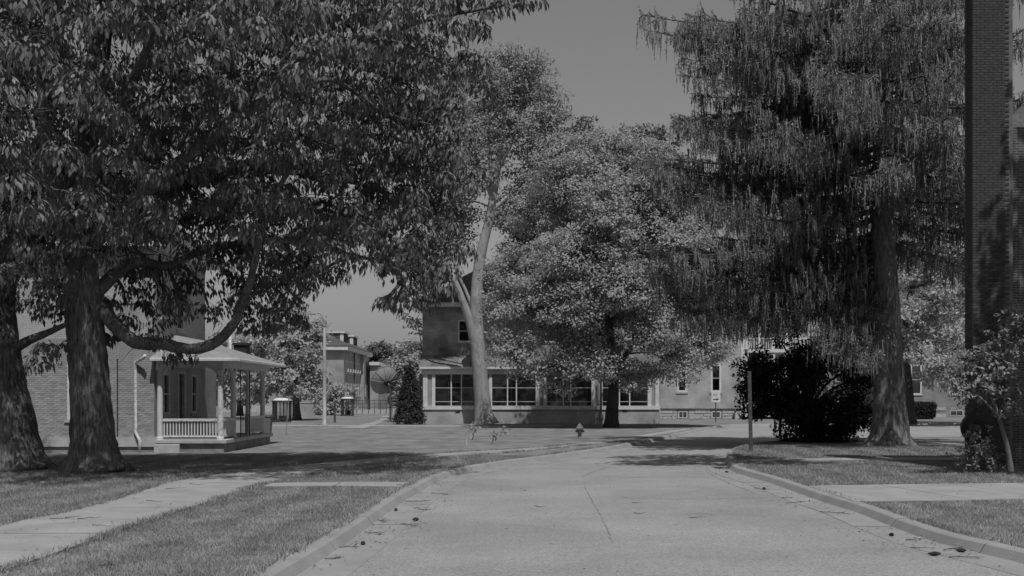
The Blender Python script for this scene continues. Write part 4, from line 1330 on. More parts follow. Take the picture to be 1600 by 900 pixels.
reorigin(tB, at(28, 736, DB)); tB.location.z = 0

# --- generic broadleaf tree --------------------------------------------------------------------
def broadleaf(name, label, trunk_pts, r0, r1, lobes, dens, lm, bm, seed, per=30, rad=.55, leaf=.24, wid=.2, limbs=(), flare=.3, group=None, twig=True, inner=.25, flat=.6, up=.6):
    rng = np.random.default_rng(seed); rr = random.Random(seed)
    t = thing(name, label, 'tree', group)
    m = MB()
    tp = limb(m, trunk_pts, r0, r1, 14, 7, flare, rr, .04)
    lp = list(tp[len(tp) // 2:])
    for pts_, a, b in limbs: lp += limb(m, pts_, a, b, 9, 6, None, rr, .05)
    lp = np.array(lp)
    for (c, r) in lobes:
        j = np.argmin(np.linalg.norm(lp - c, axis=1) + 0.3 * np.maximum(0, lp[:, 2] - c[2]))
        q = lp[j]
        mid = (q + c) / 2 + np.array([0, 0, .12 * np.linalg.norm(c - q)])
        limb(m, [q, mid, c], max(.03, r1 * .55), .03, 6, 4, None, rr)
    m.build('trunk', bm, t, smooth=True)
    pts, us, own = [], [], []
    for (c, r) in lobes:
        area = 4 * np.pi * ((r[0] * r[1]) ** 1.6 / 3 + (r[0] * r[2]) ** 1.6 / 3 + (r[1] * r[2]) ** 1.6 / 3) ** (1 / 1.6)
        p, u = sample_lobe(rng, c, r, max(6, int(area * dens)), inner)
        pts.append(p); us.append(u); own.append(np.repeat(c[None], len(p), 0))
    pts = np.concatenate(pts); us = np.concatenate(us); own = np.concatenate(own)
    leaves_mesh('crown', *broad_leaves(rng, pts, us, per, rad, leaf, wid, flat, up), lm, t)
    if twig:
        mb = MB()
        for k in range(0, len(pts), 2): twigs(rng, [own[k] + (pts[k] - own[k]) * .2], [pts[k]], .035, .01, mb, 3)
        mb.build('branches', bm, t)['kind'] = 'stuff'
    b = Vector(trunk_pts[0]); reorigin(t, (b.x, b.y, 0))
    return t
bark_grey = bark_mat('grey_bark', .07, .20, 5, 1.2, .8, .05)
bark_pale = bark_mat('pale_smooth_bark', .20, .36, 2.5, 1.0, .5, .02)
bark_dark = bark_mat('dark_bark', .04, .10, 6, 1.2, .9, .05)
leaf_mid = leaf_mat('maple_leaf', .30, .43, .40, .5, .3)
leaf_pale = leaf_mat('pale_leaf', .2, .36, .35, .5, .25)
leaf_far = leaf_mat('far_leaf', .09, .17, .25, .6, .2)
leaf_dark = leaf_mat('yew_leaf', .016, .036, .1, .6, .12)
leaf_arbor = leaf_mat('arborvitae_leaf', .035, .07, .15, .6, .2)

# pale forked tree
DD = 77.8
broadleaf('forked_tree', 'tall tree with smooth pale forked trunk before the glazed porch', [at(759, 664, DD), at(755, 640, DD), at(749, 570, DD), at(744, 500, DD), at(746, 440, DD), at(753, 390, DD), at(765, 340, DD), at(774, 285, DD), at(782, 230, DD), at(790, 170, DD)], .62, .14,
    [lobe(*l) for l in [(760, 130, 78, 70, 45, 3), (820, 130, 78.5, 55, 42, 2.6), (720, 190, 77, 50, 50, 2.5), (850, 200, 78, 45, 50, 2.6), (790, 200, 79, 60, 50, 3), (740, 260, 78, 48, 45, 2.4), (840, 270, 79, 50, 45, 2.6), (880, 250, 79, 30, 40, 2), (715, 320, 79, 40, 45, 2), (800, 330, 80, 35, 40, 2), (700, 380, 79.5, 35, 35, 1.6), (790, 90, 78, 45, 20, 1.8), (690, 250, 77, 30, 40, 1.6), (690, 140, 77, 25, 30, 1.4), (665, 330, 79, 25, 30, 1.4), (860, 160, 78, 30, 35, 2), (675, 425, 79.5, 34, 24, 1.2), (722, 350, 80, 28, 30, 1.4), (650, 455, 80, 22, 18, 1.0), (870, 310, 79, 40, 40, 2.2), (830, 100, 78, 30, 22, 1.6)]],
    1.7, leaf_pale, bark_pale, 31, per=20, rad=.75, leaf=.24, wid=.13, flare=.55, inner=.35, flat=.4,
    limbs=[([at(747, 560, DD), at(733, 500, DD - .3), at(716, 452, DD - .5), at(698, 412, DD - .6), at(690, 370, DD - .6)], .36, .09), ([at(745, 500, DD), at(728, 455, DD + .2), at(712, 420, DD + .3), at(705, 380, DD + .4)], .14, .06), ([at(770, 310, DD), at(755, 270, DD), at(738, 230, DD), at(720, 180, DD)], .2, .05), ([at(768, 330, DD), at(800, 300, DD + .5), at(830, 270, DD + .8), at(850, 220, DD + .8)], .16, .04), ([at(776, 270, DD), at(800, 220, DD), at(815, 170, DD), at(820, 120, DD)], .15, .04), ([at(770, 300, DD), at(766, 240, DD), at(762, 180, DD), at(758, 120, DD)], .14, .04)])
# dense round tree in front of the porch
DC = 70.5
rngl = random.Random(77)
lc = []
for k in range(46):
    while True:
        a, b = rngl.uniform(-1, 1), rngl.uniform(-1, 1)
        if a * a + b * b < 1: break
    px = 945 + a * 150 + (20 if b > 0 else 0); py = 405 + b * 165
    dd = DC - 5.2 * math.sqrt(max(0, 1 - a * a - b * b)) * rngl.uniform(.5, 1) if k % 4 else DC + rngl.uniform(0, 2)
    lc.append((px, py, dd, rngl.uniform(34, 58), rngl.uniform(26, 44), rngl.uniform(1.3, 2.0)))
lc += [(1125, 500, DC + 1, 30, 45, 1.6), (1100, 420, DC + 1, 40, 45, 2), (1090, 350, DC + 1, 40, 40, 2), (1010, 300, DC - 2, 50, 35, 2), (900, 480, DC - 4.5, 50, 40, 1.6), (980, 450, DC - 5, 50, 40, 1.6), (1020, 520, DC - 4, 45, 36, 1.6), (890, 400, DC - 4, 50, 40, 1.8), (950, 350, DC - 4.5, 50, 40, 1.8), (840, 330, DC, 50, 40, 2), (880, 290, DC, 50, 40, 2), (800, 420, DC, 40, 45, 2), (830, 470, DC - 3, 45, 40, 1.8), (1070, 430, DC, 45, 40, 2), (1040, 330, DC, 45, 40, 2), (1120, 550, DC, 30, 26, 1.4), (955, 225, DC, 45, 28, 1.8), (1000, 250, DC, 50, 35, 2), (900, 250, DC, 45, 35, 2), (800, 545, DC - 3, 40, 35, 1.6), (790, 480, DC - 2, 35, 45, 1.8), (870, 575, DC - 3, 45, 24, 1.5), (820, 585, DC - 2.5, 28, 14, 1.0), (1010, 580, DC - 3, 45, 22, 1.4), (1085, 540, DC - 1, 42, 40, 1.8), (1110, 480, DC, 35, 40, 1.6), (1060, 575, DC - 2, 35, 22, 1.2), (880, 606, DC - 3, 26, 10, .8), (990, 604, DC - 3.4, 22, 9, .7), (940, 570, DC - 4, 40, 22, 1.2)]
broadleaf('round_tree', 'dense round leafy tree with a dark trunk standing before the porch windows', [at(955, 668, DC), at(957, 630, DC), at(959, 590, DC), at(955, 540, DC), at(950, 470, DC), at(950, 380, DC), at(955, 290, DC)], .42, .1, [lobe(*l) for l in lc], 1.25, leaf_mid, bark_dark, 41, per=60, rad=.68, leaf=.17, wid=.13, inner=.3, flare=.35, limbs=[([at(957, 590, DC), at(985, 545, DC), at(1030, 500, DC), at(1080, 470, DC)], .2, .05), ([at(955, 560, DC), at(920, 500, DC), at(870, 450, DC), at(820, 430, DC)], .2, .05)])
# tall trees behind
broadleaf('background_tree', 'tall pale leafy tree rising behind the dense round tree', [at(985, 650, 112), at(985, 500, 112), at(975, 380, 112), at(970, 290, 112)], .5, .12, [lobe(*l) for l in [(930, 230, 110, 32, 32, 2.4), (985, 225, 111, 38, 28, 2.6), (1040, 260, 112, 40, 40, 2.8), (960, 290, 110, 50, 45, 3), (1060, 330, 112, 50, 45, 3), (1010, 340, 110, 50, 40, 3), (1080, 400, 112, 40, 45, 3), (905, 205, 111, 20, 25, 1.6), (1020, 215, 112, 22, 22, 1.6), (830, 330, 108, 45, 45, 3), (865, 265, 109, 40, 36, 3), (815, 400, 108, 36, 40, 2.6), (900, 320, 109, 45, 45, 3)]], .8, leaf_far, bark_grey, 42, per=26, rad=.85, leaf=.36, wid=.28, twig=False)
# tree with trunk right of the spruce
DG = 80.0
broadleaf('leafy_tree', 'leafy tree with slim dark trunk across the street right of the spruce', [at(1420, 662, DG), at(1417, 600, DG), at(1414, 540, DG), at(1420, 470, DG), at(1440, 400, DG)], .48, .12, [lobe(*l) for l in [(1420, 500, DG - 2, 35, 35, 2), (1470, 470, DG - 2, 45, 50, 2.5), (1500, 540, DG - 3, 40, 45, 2.2), (1450, 560, DG - 3, 35, 28, 1.8), (1490, 400, DG, 50, 50, 2.6), (1430, 420, DG, 40, 45, 2.4), (1470, 590, DG - 3, 32, 18, 1.4), (1540, 450, DG, 45, 60, 2.6), (1540, 560, DG - 2, 40, 40, 2), (1480, 320, DG, 60, 50, 3)]], 1.0, leaf_mid, bark_dark, 43, per=30, rad=.65, leaf=.26, wid=.2)
# small understorey tree near the chimney
DN = 27.4
broadleaf('dogwood_tree', 'small pale leaved tree by the foot of the brick chimney', [at(1580, 741, DN), at(1574, 700, DN), at(1560, 650, DN), at(1545, 610, DN)], .07, .03, [lobe(*l) for l in [(1500, 585, DN, 22, 22, .35), (1515, 560, DN, 26, 22, .4), (1480, 600, DN - .3, 22, 14, .3), (1525, 600, DN - .3, 28, 26, .4), (1560, 560, DN, 40, 40, .7), (1570, 620, DN, 40, 30, .6), (1505, 620, DN - .2, 22, 12, .25), (1590, 520, DN, 40, 40, .7)]], 9.0, leaf_pale, bark_grey, 44, per=9, rad=.16, leaf=.11, wid=.065, flare=.2, limbs=[([at(1560, 650, DN), at(1530, 620, DN), at(1500, 610, DN)], .03, .01)])
# far trees on the left
broadleaf('lawn_tree', 'broad leafy tree on the lawn left of the street lamp', [at(464, 657, 92), at(462, 620, 92), at(458, 580, 92), at(450, 530, 92)], .34, .1, [lobe(*l) for l in [(445, 500, 92, 36, 28, 2), (415, 545, 91, 40, 36, 2.2), (470, 545, 91, 36, 34, 2.2), (440, 585, 90, 45, 28, 2.2), (490, 590, 92, 24, 24, 1.8), (405, 600, 91, 30, 22, 1.8), (485, 530, 92, 24, 26, 1.6), (465, 610, 90, 34, 16, 1.6), (495, 520, 93, 16, 20, 1.2)]], 1.1, leaf_mid, bark_grey, 45, per=26, rad=.65, leaf=.3, wid=.24)
broadleaf('lawn_tree', 'leafy tree seen between the porch columns of the left house', [at(375, 650, 100), at(375, 610, 100), at(375, 560, 100)], .3, .1, [lobe(*l) for l in [(370, 580, 98, 40, 34, 2.4), (340, 600, 99, 34, 26, 2.2), (395, 560, 100, 34, 36, 2.2), (375, 620, 98, 40, 14, 2), (350, 550, 100, 36, 30, 2.2)]], .9, leaf_mid, bark_grey, 46, per=24, rad=.75, leaf=.34, wid=.28, twig=False)
broadleaf('yard_tree', 'leafy tree behind the conifer beside the glazed porch', [at(645, 660, 100), at(645, 620, 100), at(645, 580, 100)], .3, .1, [lobe(*l) for l in [(640, 555, 99, 26, 24, 1.8), (655, 580, 98, 26, 24, 1.8), (625, 580, 99, 22, 22, 1.6), (665, 545, 100, 22, 30, 1.8), (640, 605, 98, 26, 18, 1.5)]], 1.1, leaf_mid, bark_grey, 47, per=26, rad=.65, leaf=.3, wid=.24, twig=False)
broadleaf('yard_tree', 'sparse young tree with hanging twigs left of the upper brick wall', [at(668, 664, 84), at(664, 600, 84), at(660, 550, 84)], .12, .05, [lobe(*l) for l in [(650, 500, 84, 26, 26, 1.4), (655, 545, 84, 20, 16, 1.0), (668, 470, 83, 26, 26, 1.0)]], 1.0, leaf_mid, bark_grey, 51, per=12, rad=.6, leaf=.26, wid=.16, flat=.3)
for k, (px, py, d, r, lab) in enumerate([(590, 552, 190, 20, 'hazy round tree over the far roof, left of its pair'), (622, 556, 195, 20, 'hazy round tree over the far roof, right of its pair')]):
    broadleaf('far_tree', lab, [at(px, 636, d), at(px, 590, d), at(px, py + 10, d)], .35, .12, [lobe(*l) for l in [(px - 8, py + 8, d, r, 18, 3), (px + 8, py + 4, d - 1, r * .8, 18, 3), (px, py - 8, d, r * .7, 12, 2.4), (px, py + 26, d, r, 16, 3)]], .6, leaf_far, bark_grey, 60 + k, per=22, rad=1.1, leaf=.6, wid=.45, twig=False, group='distant trees over the roofs')
broadleaf('shrub_tree', 'low leafy tree before the far brick building beside the pale dish', [at(528, 645, 118), at(528, 630, 118), at(528, 615, 118)], .15, .06, [lobe(*l) for l in [(520, 615, 117, 16, 18, 1.3), (538, 612, 118, 16, 14, 1.3), (505, 622, 117, 16, 14, 1.2), (530, 632, 116, 22, 10, 1.3), (505, 636, 116, 16, 8, 1.2)]], 1.4, leaf_mid, bark_grey, 63, per=22, rad=.6, leaf=.32, wid=.24, twig=False)

# dark bush under the spruce
DF = 48.5
lf = []
rngf = random.Random(5)
for k in range(30):
    a = rngf.uniform(-1, 1); b = rngf.uniform(-1, 1)
    px = 1262 + a * 84; py = 610 + b * 64 * math.sqrt(max(.15, 1 - a * a * .7))
    if py > 642: px = 1288 + a * 48
    lf.append((px, py, DF + rngf.uniform(-1.8, 1.8), rngf.uniform(22, 34), rngf.uniform(16, 26), rngf.uniform(.7, 1.1)))
lf += [(1178, 610, DF, 20, 14, .6), (1185, 645, DF, 20, 10, .5), (1190, 570, DF, 22, 18, .7), (1260, 675, DF - .5, 55, 16, 1.2), (1335, 655, DF, 26, 20, .8), (1300, 672, DF - .4, 40, 14, .9)]
for k in range(26):
    a = rngf.uniform(.35, 2.8); lf.append((1262 - math.cos(a) * rngf.uniform(70, 120), 628 - math.sin(a) * rngf.uniform(56, 112), DF + rngf.uniform(-.8, .8), rngf.uniform(8, 15), rngf.uniform(7, 13), .35))
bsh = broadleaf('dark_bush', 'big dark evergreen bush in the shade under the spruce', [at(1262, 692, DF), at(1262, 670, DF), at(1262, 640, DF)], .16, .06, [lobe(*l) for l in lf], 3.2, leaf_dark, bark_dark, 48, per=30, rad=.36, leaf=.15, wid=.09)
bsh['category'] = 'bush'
# arborvitae
rng = np.random.default_rng(49)
ar = thing('arborvitae', 'dark cone shaped evergreen against the left end of the glazed porch', 'shrub')
DV = 78.0
base = at(640, 661, DV)
n = 900
hh = rng.random(n) ** .8
ang = rng.uniform(0, 2 * np.pi, n)
rad = .98 * (1 - hh) ** .75 + .05
rad *= rng.uniform(.75, 1.05, n)
pts = np.stack([base.x + np.cos(ang) * rad, base.y + np.sin(ang) * rad, .05 + hh * 3.75], 1)
us = unit(np.stack([np.cos(ang), np.sin(ang), np.full(n, .6)], 1))
leaves_mesh('foliage', *broad_leaves(rng, pts, us, 18, .2, .16, .07, 1.2, .9), leaf_arbor, ar)
MB().tube([(base.x, base.y, -.05), (base.x, base.y, 3.2)], [.12, .03], 8).build('stem', bark_dark, ar)
reorigin(ar, (base.x, base.y, 0))

# --- the weeping spruce -------------------------------------------------------------------------
rng = np.random.default_rng(12); rr = random.Random(12)
sp = thing('spruce_tree', 'tall weeping spruce with hanging curtains of twigs and thick trunk at right', 'tree')
DS = 43.4
m = MB()
TP = [at(1391, 699, DS), at(1390, 640, DS), at(1388, 560, DS), at(1384, 460, DS), at(1381, 360, DS), at(1378, 200, DS), at(1375, 0, DS), at(1374, -250, DS), at(1374, -430, DS)]
limb(m, TP, .68, .12, 18, 8, .35, rr, .05, .9)
root_flare(m, at(1391, 700, DS), .68, 7, rr, 1.75)
m.build('trunk', bark_mat('spruce_bark', .06, .30, 6.0, 1.4, .9, .05), sp, smooth=True)
tz = np.array([p.z for p in TP]); tx = np.array([p.x for p in TP])
bm_ = MB()
SB, SD, SN, SL, SW = [], [], [], [], []
def branch(z0, az, L, droop, tip):
    x0 = np.interp(z0, tz, tx); y0 = DS
    out = np.array([math.cos(az), math.sin(az), 0]); lat = np.array([-out[1], out[0], 0])
    n = 14
    P = []
    for i in range(n + 1):
        t = i / n
        z = z0 + L * (-droop * t + tip * t * t)
        P.append(np.array([x0, y0, 0]) + out * L * t + lat * .25 * math.sin(3 * t + az) + np.array([0, 0, z]))
    bm_.tube(P, np.linspace(.025 + L * .007, .012, n + 1), 5, caps=False)
    P = np.array(P)
    for k in range(int(L * 7)):          # short upturned shoots along the bough
        t = rng.uniform(.2, 1.0)
        p0 = np.array([np.interp(t * n, np.arange(n + 1), P[:, c]) for c in range(3)])
        v_ = out * rng.uniform(.3, .8) + lat * rng.uniform(-.8, .8) + np.array([0, 0, rng.uniform(.1, .6)])
        TS.append((p0, p0 + v_ * rng.uniform(.15, .4), .015))
    # side branchlets
    nl = int(L * 7.5)
    for k in range(nl):
        t = rng.uniform(.08, 1.0)
        p0 = np.array([np.interp(t * n, np.arange(n + 1), P[:, c]) for c in range(3)])
        s = rng.choice([-1, 1])
        ll = (.35 + 1.5 * (1 - t) ** .6 * min(1, t * 3)) * rng.uniform(.6, 1.15)
        dirl = unit(out * rng.uniform(.2, 1.0) + lat * s * rng.uniform(.4, 1.0) + np.array([0, 0, rng.uniform(-.55, .38)]))
        p1 = p0 + dirl * ll
        bm_.tube([p0, (p0 + p1) / 2 + np.array([0, 0, .05]), p1], [.014, .009, .004], 3, caps=False)
        ns = max(2, int(ll / .13))
        TS.append((p0, p1 + dirl * .06, .016))
        for j in range(ns):
            q = p0 + (p1 - p0) * (j + rng.random()) / ns
            hl = rng.uniform(.18, .62) * (1.0 if rng.random() < .72 else 1.75)
            e = q + np.array([rng.normal() * .06 * hl, rng.normal() * .06 * hl, -hl])
            TS.append((q, e, rng.uniform(.015, .034)))
def tassels(ts):
    A = np.array([t[0] for t in ts]); Bq = np.array([t[1] for t in ts]); r = np.array([t[2] for t in ts])
    n = len(A); ax = unit(Bq - A)
    e1 = unit(np.cross(ax, np.array([.31, .9, .2]))); e2 = np.cross(ax, e1)
    v = np.empty((n, 3, 3, 3))
    for i, (t, k) in enumerate(((0, .4), (.5, 1.0), (1.0, .08))):
        for j in range(3):
            an = 2 * np.pi * j / 3 + rng.uniform(-.4, .4, n)
            rr_ = (r * k * rng.uniform(.7, 1.3, n))[:, None]
            v[:, i, j] = A + (Bq - A) * t + (e1 * np.cos(an)[:, None] + e2 * np.sin(an)[:, None]) * rr_
    idx = np.arange(n)[:, None] * 9
    quads = []
    for i in range(2):
        for j in range(3):
            k = (j + 1) % 3
            quads.append(np.concatenate([idx + i * 3 + j, idx + i * 3 + k, idx + (i + 1) * 3 + k, idx + (i + 1) * 3 + j], 1))
    return v.reshape(-1, 3), np.concatenate(quads), A, Bq, ax, e1, e2
TS = []
ga = 2.399963
az = .3
z = 5.0
k = 0
while z < 23.5:
    az += ga + rr.uniform(-.25, .25)
    dx = math.cos(az)
    L = rr.uniform(6.2, 8.8)
    if z > 15: L *= max(.35, 1 - (z - 15) / 12)
    if dx < -.3: L *= 1.12               # longer towards the street
    if math.sin(az) > .4 : L *= .9
    if 13.0 < z < 14.4 and dx < -.2: L *= .8      # notch in the outline
    if 9.2 < z < 10.8 and dx < -.2: L *= 1.05
    if 14.0 < z < 16.2 and dx > .25: L *= .45     # the gap with sky right of the trunk
    sy = math.sin(az)
    if z < 9.6 and sy < -.3 and abs(dx) < .85: z += .04; continue      # bare trunk towards the street
    if z < 6.4 and dx < -.3: z += .04; continue
    if z < 8.0 and dx > .3: z += .04; continue
    branch(z, az, L, rr.uniform(.26, .42), rr.uniform(.22, .36))
    z += .15 if z < 17.5 else .4
    k += 1
# a few chosen boughs
for (zz_, a_, L_, dr_, tp_) in [(11.5, math.pi * 1.02, 9.0, .24, .18), (12.4, math.pi * 1.06, 8.4, .2, .16), (11.0, math.pi * .96, 8.6, .28, .2), (12.0, math.pi * 1.12, 8.0, .3, .2), (10.4, math.pi * 1.03, 9.6, .12, .16), (9.7, math.pi * 1.06, 9.0, .2, .2), (15.8, math.pi * 1.0, 9.0, .18, .2), (16.6, math.pi * .97, 9.2, .15, .18), (7.0, math.pi * 1.1, 6.2, .42, .2), (6.0, math.pi * 1.18, 3.6, .62, .16), (5.6, math.pi * 1.12, 3.2, .7, .18), (7.4, math.pi * 1.05, 7.8, .36, .22), (8.2, math.pi * 1.0, 8.4, .4, .2), (6.9, math.pi * .95, 8.0, .42, .18), (8.8, math.pi * 1.08, 8.6, .42, .22), (6.6, math.pi * 1.1, 7.2, .44, .16), (9.2, math.pi * 1.02, 8.8, .44, .22), (6.4, math.pi * 1.0, 6.4, .46, .14), (6.4, math.pi * 1.04, 5.2, .5, .14), (6.8, math.pi * 1.06, 8.2, .44, .18), (7.2, math.pi * .98, 7.4, .44, .16), (5.5, math.pi * 1.34, 4.4, .66, .1), (5.8, math.pi * 1.28, 4.8, .62, .1), (5.2, math.pi * 1.3, 3.8, .62, .12), (6.8, math.pi * .9, 6.5, .4, .16), (8.0, -.12, 5.5, .5, .2), (10.6, math.pi * 1.58, 7, .38, .22), (12.0, math.pi * 1.48, 7, .38, .22)]:
    branch(zz_, a_, L_, dr_, tp_)
for k in range(13):      # full upper boughs over the street
    branch(rr.uniform(12.2, 17.6), math.pi * rr.uniform(.82, 1.2), rr.uniform(6.6, 8.4), rr.uniform(.18, .32), rr.uniform(.14, .24))
bm_.build('branches', mat('spruce_branch_bark', .05, .13, 5, .95, .4, 30), sp, smooth=True)['kind'] = 'stuff'
needle = leaf_mat('spruce_needle', .15, .29, .12, .55, .25)
tv, tq, TA, TB, tax, te1, te2 = tassels(TS)
np_mesh('foliage', tv, tq, needle, sp)
per = 7      # bristles that stand off each tassel
nT = len(TA)
tt = rng.random((nT, per)); an = rng.uniform(0, 2 * np.pi, (nT, per))
off = te1[:, None] * np.cos(an)[..., None] + te2[:, None] * np.sin(an)[..., None]
b_ = TA[:, None] + (TB - TA)[:, None] * tt[..., None] + off * .012
d_ = tax[:, None] * .9 + off * rng.uniform(.3, 1.1, (nT, per, 1)) + rng.normal(size=(nT, per, 3)) * .15
leaves_mesh('needles', b_.reshape(-1, 3), d_.reshape(-1, 3), rng.normal(size=(nT * per, 3)), rng.uniform(.07, .15, nT * per), rng.uniform(.02, .04, nT * per), needle, sp)
reorigin(sp, at(1391, 699, DS)); sp.location.z = 0

# tall street tree beyond the right edge of the view: its high crown shades the chimney, the lawn and the road
broadleaf('street_tree', 'tall street tree at right whose high crown shades the chimney and the road', [(18.5, 20.5, -.05), (18.4, 20.5, 3), (18.2, 20.6, 7), (17.6, 20.8, 11), (17, 21, 15)], .5, .2, [(np.array(c_), np.array(r_)) for c_, r_ in (((17.0, 23.0, 13.0), (3.2, 3.0, 1.6)), ((16.8, 24, 15.8), (3.0, 3.0, 2.2)), ((19.5, 20.5, 14), (3.5, 3.5, 3)), ((17, 20, 18), (3, 3, 2)), ((7.6, 28.8, 14.4), (2.4, 3.4, 1.1)), ((9.5, 25.5, 15.2), (1.5, 1.5, .7)))], 1.2, leaf_mid, bark_grey, 81, per=22, rad=.7, leaf=.34, wid=.26, limbs=[([(17.8, 20.7, 10), (14, 23, 13.2), (10, 25.5, 14.4), (7, 27.3, 14.4)], .2, .06)], twig=False)

# --- far wood closing the horizon ---------------------------------------------------------------
rng = np.random.default_rng(70)
n = 1500
ax = rng.uniform(-260, 260, n); ay = 230 + rng.uniform(0, 25, n) + .0006 * ax ** 2
hz = rng.random(n) * (6.5 + 3.0 * np.sin(ax * .11) + 1.5 * np.sin(ax * .37 + 1))
pts = np.stack([ax, ay, hz], 1)
us = np.repeat(np.array([[0, -.7, .7]]), n, 0)
wd = leaves_mesh('wood', *broad_leaves(rng, pts, us, 20, 2.9, 1.6, 1.2, .8, .6), leaf_far, None)
n = 1000  # unseen tree belt behind the camera, added to cut sky fill and darken glass
an = rng.uniform(np.pi * 1.04, np.pi * 1.96, n); rw = rng.uniform(42, 56, n)
hz = rng.random(n) * (13 + 3.5 * np.sin(an * 17) + 2 * np.sin(an * 41))
pts = np.stack([np.cos(an) * rw, np.sin(an) * rw, hz], 1)
us = unit(np.stack([-np.cos(an), -np.sin(an), np.full(n, .5)], 1))
wd2 = leaves_mesh('wood', *broad_leaves(rng, pts, us, 20, 2.1, 1.0, .8, .8, .6), leaf_far, None)  # added unseen tree belt, not part of the far wood
tag(wd2, 'unseen belt of trees added behind the viewpoint to dim sky fill and window reflections', 'trees', kind='stuff')
tag(wd, 'distant line of trees closing the view behind the buildings', 'trees', kind='stuff')

# ------------------------------------------------------------------ street furniture and small things
# street lamp
DL = 74.5
lp_ = thing('street_lamp', 'tall pale street lamp pole with a curved arm on the far lawn', 'street lamp')
bx = X(507, DL)
MB().tube([(bx, DL, -.05), (bx, DL, .1), (bx, DL, .12), (bx, DL, 3.5), (bx, DL, Z(512, DL))], [.2, .2, .13, .11, .085], 12).build('pole', M_pole, lp_, smooth=True)
arm = [(bx, DL, Z(512, DL)), (bx - .02, DL, Z(502, DL)), (bx - .14, DL, Z(494, DL)), (bx - .32, DL, Z(490, DL)), (bx - .5, DL, Z(489, DL))]
MB().tube(smooth_path(arm, 4), .05, 8).build('arm', M_pole, lp_, smooth=True)
MB().prism([(bx - 1.0, DL - .1, Z(490.5, DL)), (bx - .45, DL - .1, Z(490, DL)), (bx - .45, DL + .1, Z(490, DL)), (bx - 1.0, DL + .1, Z(490.5, DL))], [(bx - .9, DL - .06, Z(487, DL)), (bx - .45, DL - .06, Z(487.5, DL)), (bx - .45, DL + .06, Z(487.5, DL)), (bx - .9, DL + .06, Z(487, DL))]).build('lamp_head', M_steel, lp_)
MB().prism([(bx - 1.06, DL - .08, Z(491.6, DL)), (bx - .6, DL - .08, Z(491.6, DL)), (bx - .6, DL + .08, Z(491.6, DL)), (bx - 1.06, DL + .08, Z(491.6, DL))], [(bx - 1.0, DL - .09, Z(490.55, DL)), (bx - .6, DL - .09, Z(490.2, DL)), (bx - .6, DL + .09, Z(490.2, DL)), (bx - 1.0, DL + .09, Z(490.55, DL))]).build('lens', M_blind, lp_)
reorigin(lp_, (bx, DL, 0))

# satellite dishes
def dish(label, px, py, base_px, base_py, R_, axis, m, panels=10, name='satellite_dish'):
    d = gd(base_py)
    t = thing(name, label, 'satellite dish', 'satellite dishes on the far lawn')
    c = at(px, py, d)
    ax = Vector(axis).normalized()
    a = ax.cross(Vector((0, 0, 1))).normalized(); b = ax.cross(a).normalized()
    dep = R_ * .32
    def P(r, th, off=0): return c + a * (r * math.cos(th)) + b * (r * math.sin(th)) + ax * (dep * (r / R_) ** 2 + off)
    for k in range(panels):
        q = MB(); t0, t1 = 2 * math.pi * (k + .03) / panels, 2 * math.pi * (k + .97) / panels
        for i in range(5):
            r0, r1 = R_ * (.1 + .9 * i / 5), R_ * (.1 + .9 * (i + 1) / 5)
            for j in range(3):
                u0, u1 = t0 + (t1 - t0) * j / 3, t0 + (t1 - t0) * (j + 1) / 3
                q.quad(P(r0, u0), P(r1, u0), P(r1, u1), P(r0, u1))
                q.quad(P(r0, u0, .025), P(r0, u1, .025), P(r1, u1, .025), P(r1, u0, .025))
        q.build('dish_panel', m, t, smooth=False)
        MB().tube([P(R_ * .08, t0 - .02, -.03), P(R_ * .5, t0 - .02, -.04), P(R_ * .99, t0 - .02, -.02)], .022, 5).build('rib', M_pole, t)
    MB().tube([P(R_, 2 * math.pi * k / 40) for k in range(41)], .025, 6).build('rim', M_pole, t)
    MB().tube([c - ax * .25, c + ax * .02], [.22, .26], 10).build('hub', M_iron, t)
    fo = c + ax * (R_ * .8)
    q = MB()
    for th in (.5, 2.6, 4.7): q.tube([P(R_ * .97, th), fo], .018, 5)
    q.build('feed_strut', M_steel, t)
    MB().tube([fo - ax * .12, fo + ax * .1], [.1, .07], 8).build('feed_horn', M_rust, t)
    bp = G(base_px, base_py)
    MB().tube([(bp.x, bp.y, -.05), (bp.x, bp.y, (c - ax * .3).z - .1)], .085, 10).build('mast', M_rust, t)
    MB().tube([(bp.x, bp.y, (c - ax * .3).z - .25), c - ax * .2], .08, 8).build('mount', M_pole, t)
    MB().tube([c - ax * .2 + Vector((.15, 0, -.1)), Vector((bp.x + .55, bp.y - .15, (c - ax * .3).z - .45))], [.04, .05], 8).build('actuator', M_iron, t)
    reorigin(t, (bp.x, bp.y, 0))
    return t
dish('large ribbed satellite dish seen from behind on a dark mast beside the conifer', 604, 597, 610, 658, 1.18, (-.52, .72, .42), mat('dish_mesh', .30, .38, 2, .5))
dish('pale satellite dish seen edge on beside the street lamp pole', 516, 622, 523, 660, .86, (-.93, -.06, .36), mat('dish_white', .42, .5, 2, .5), 8)

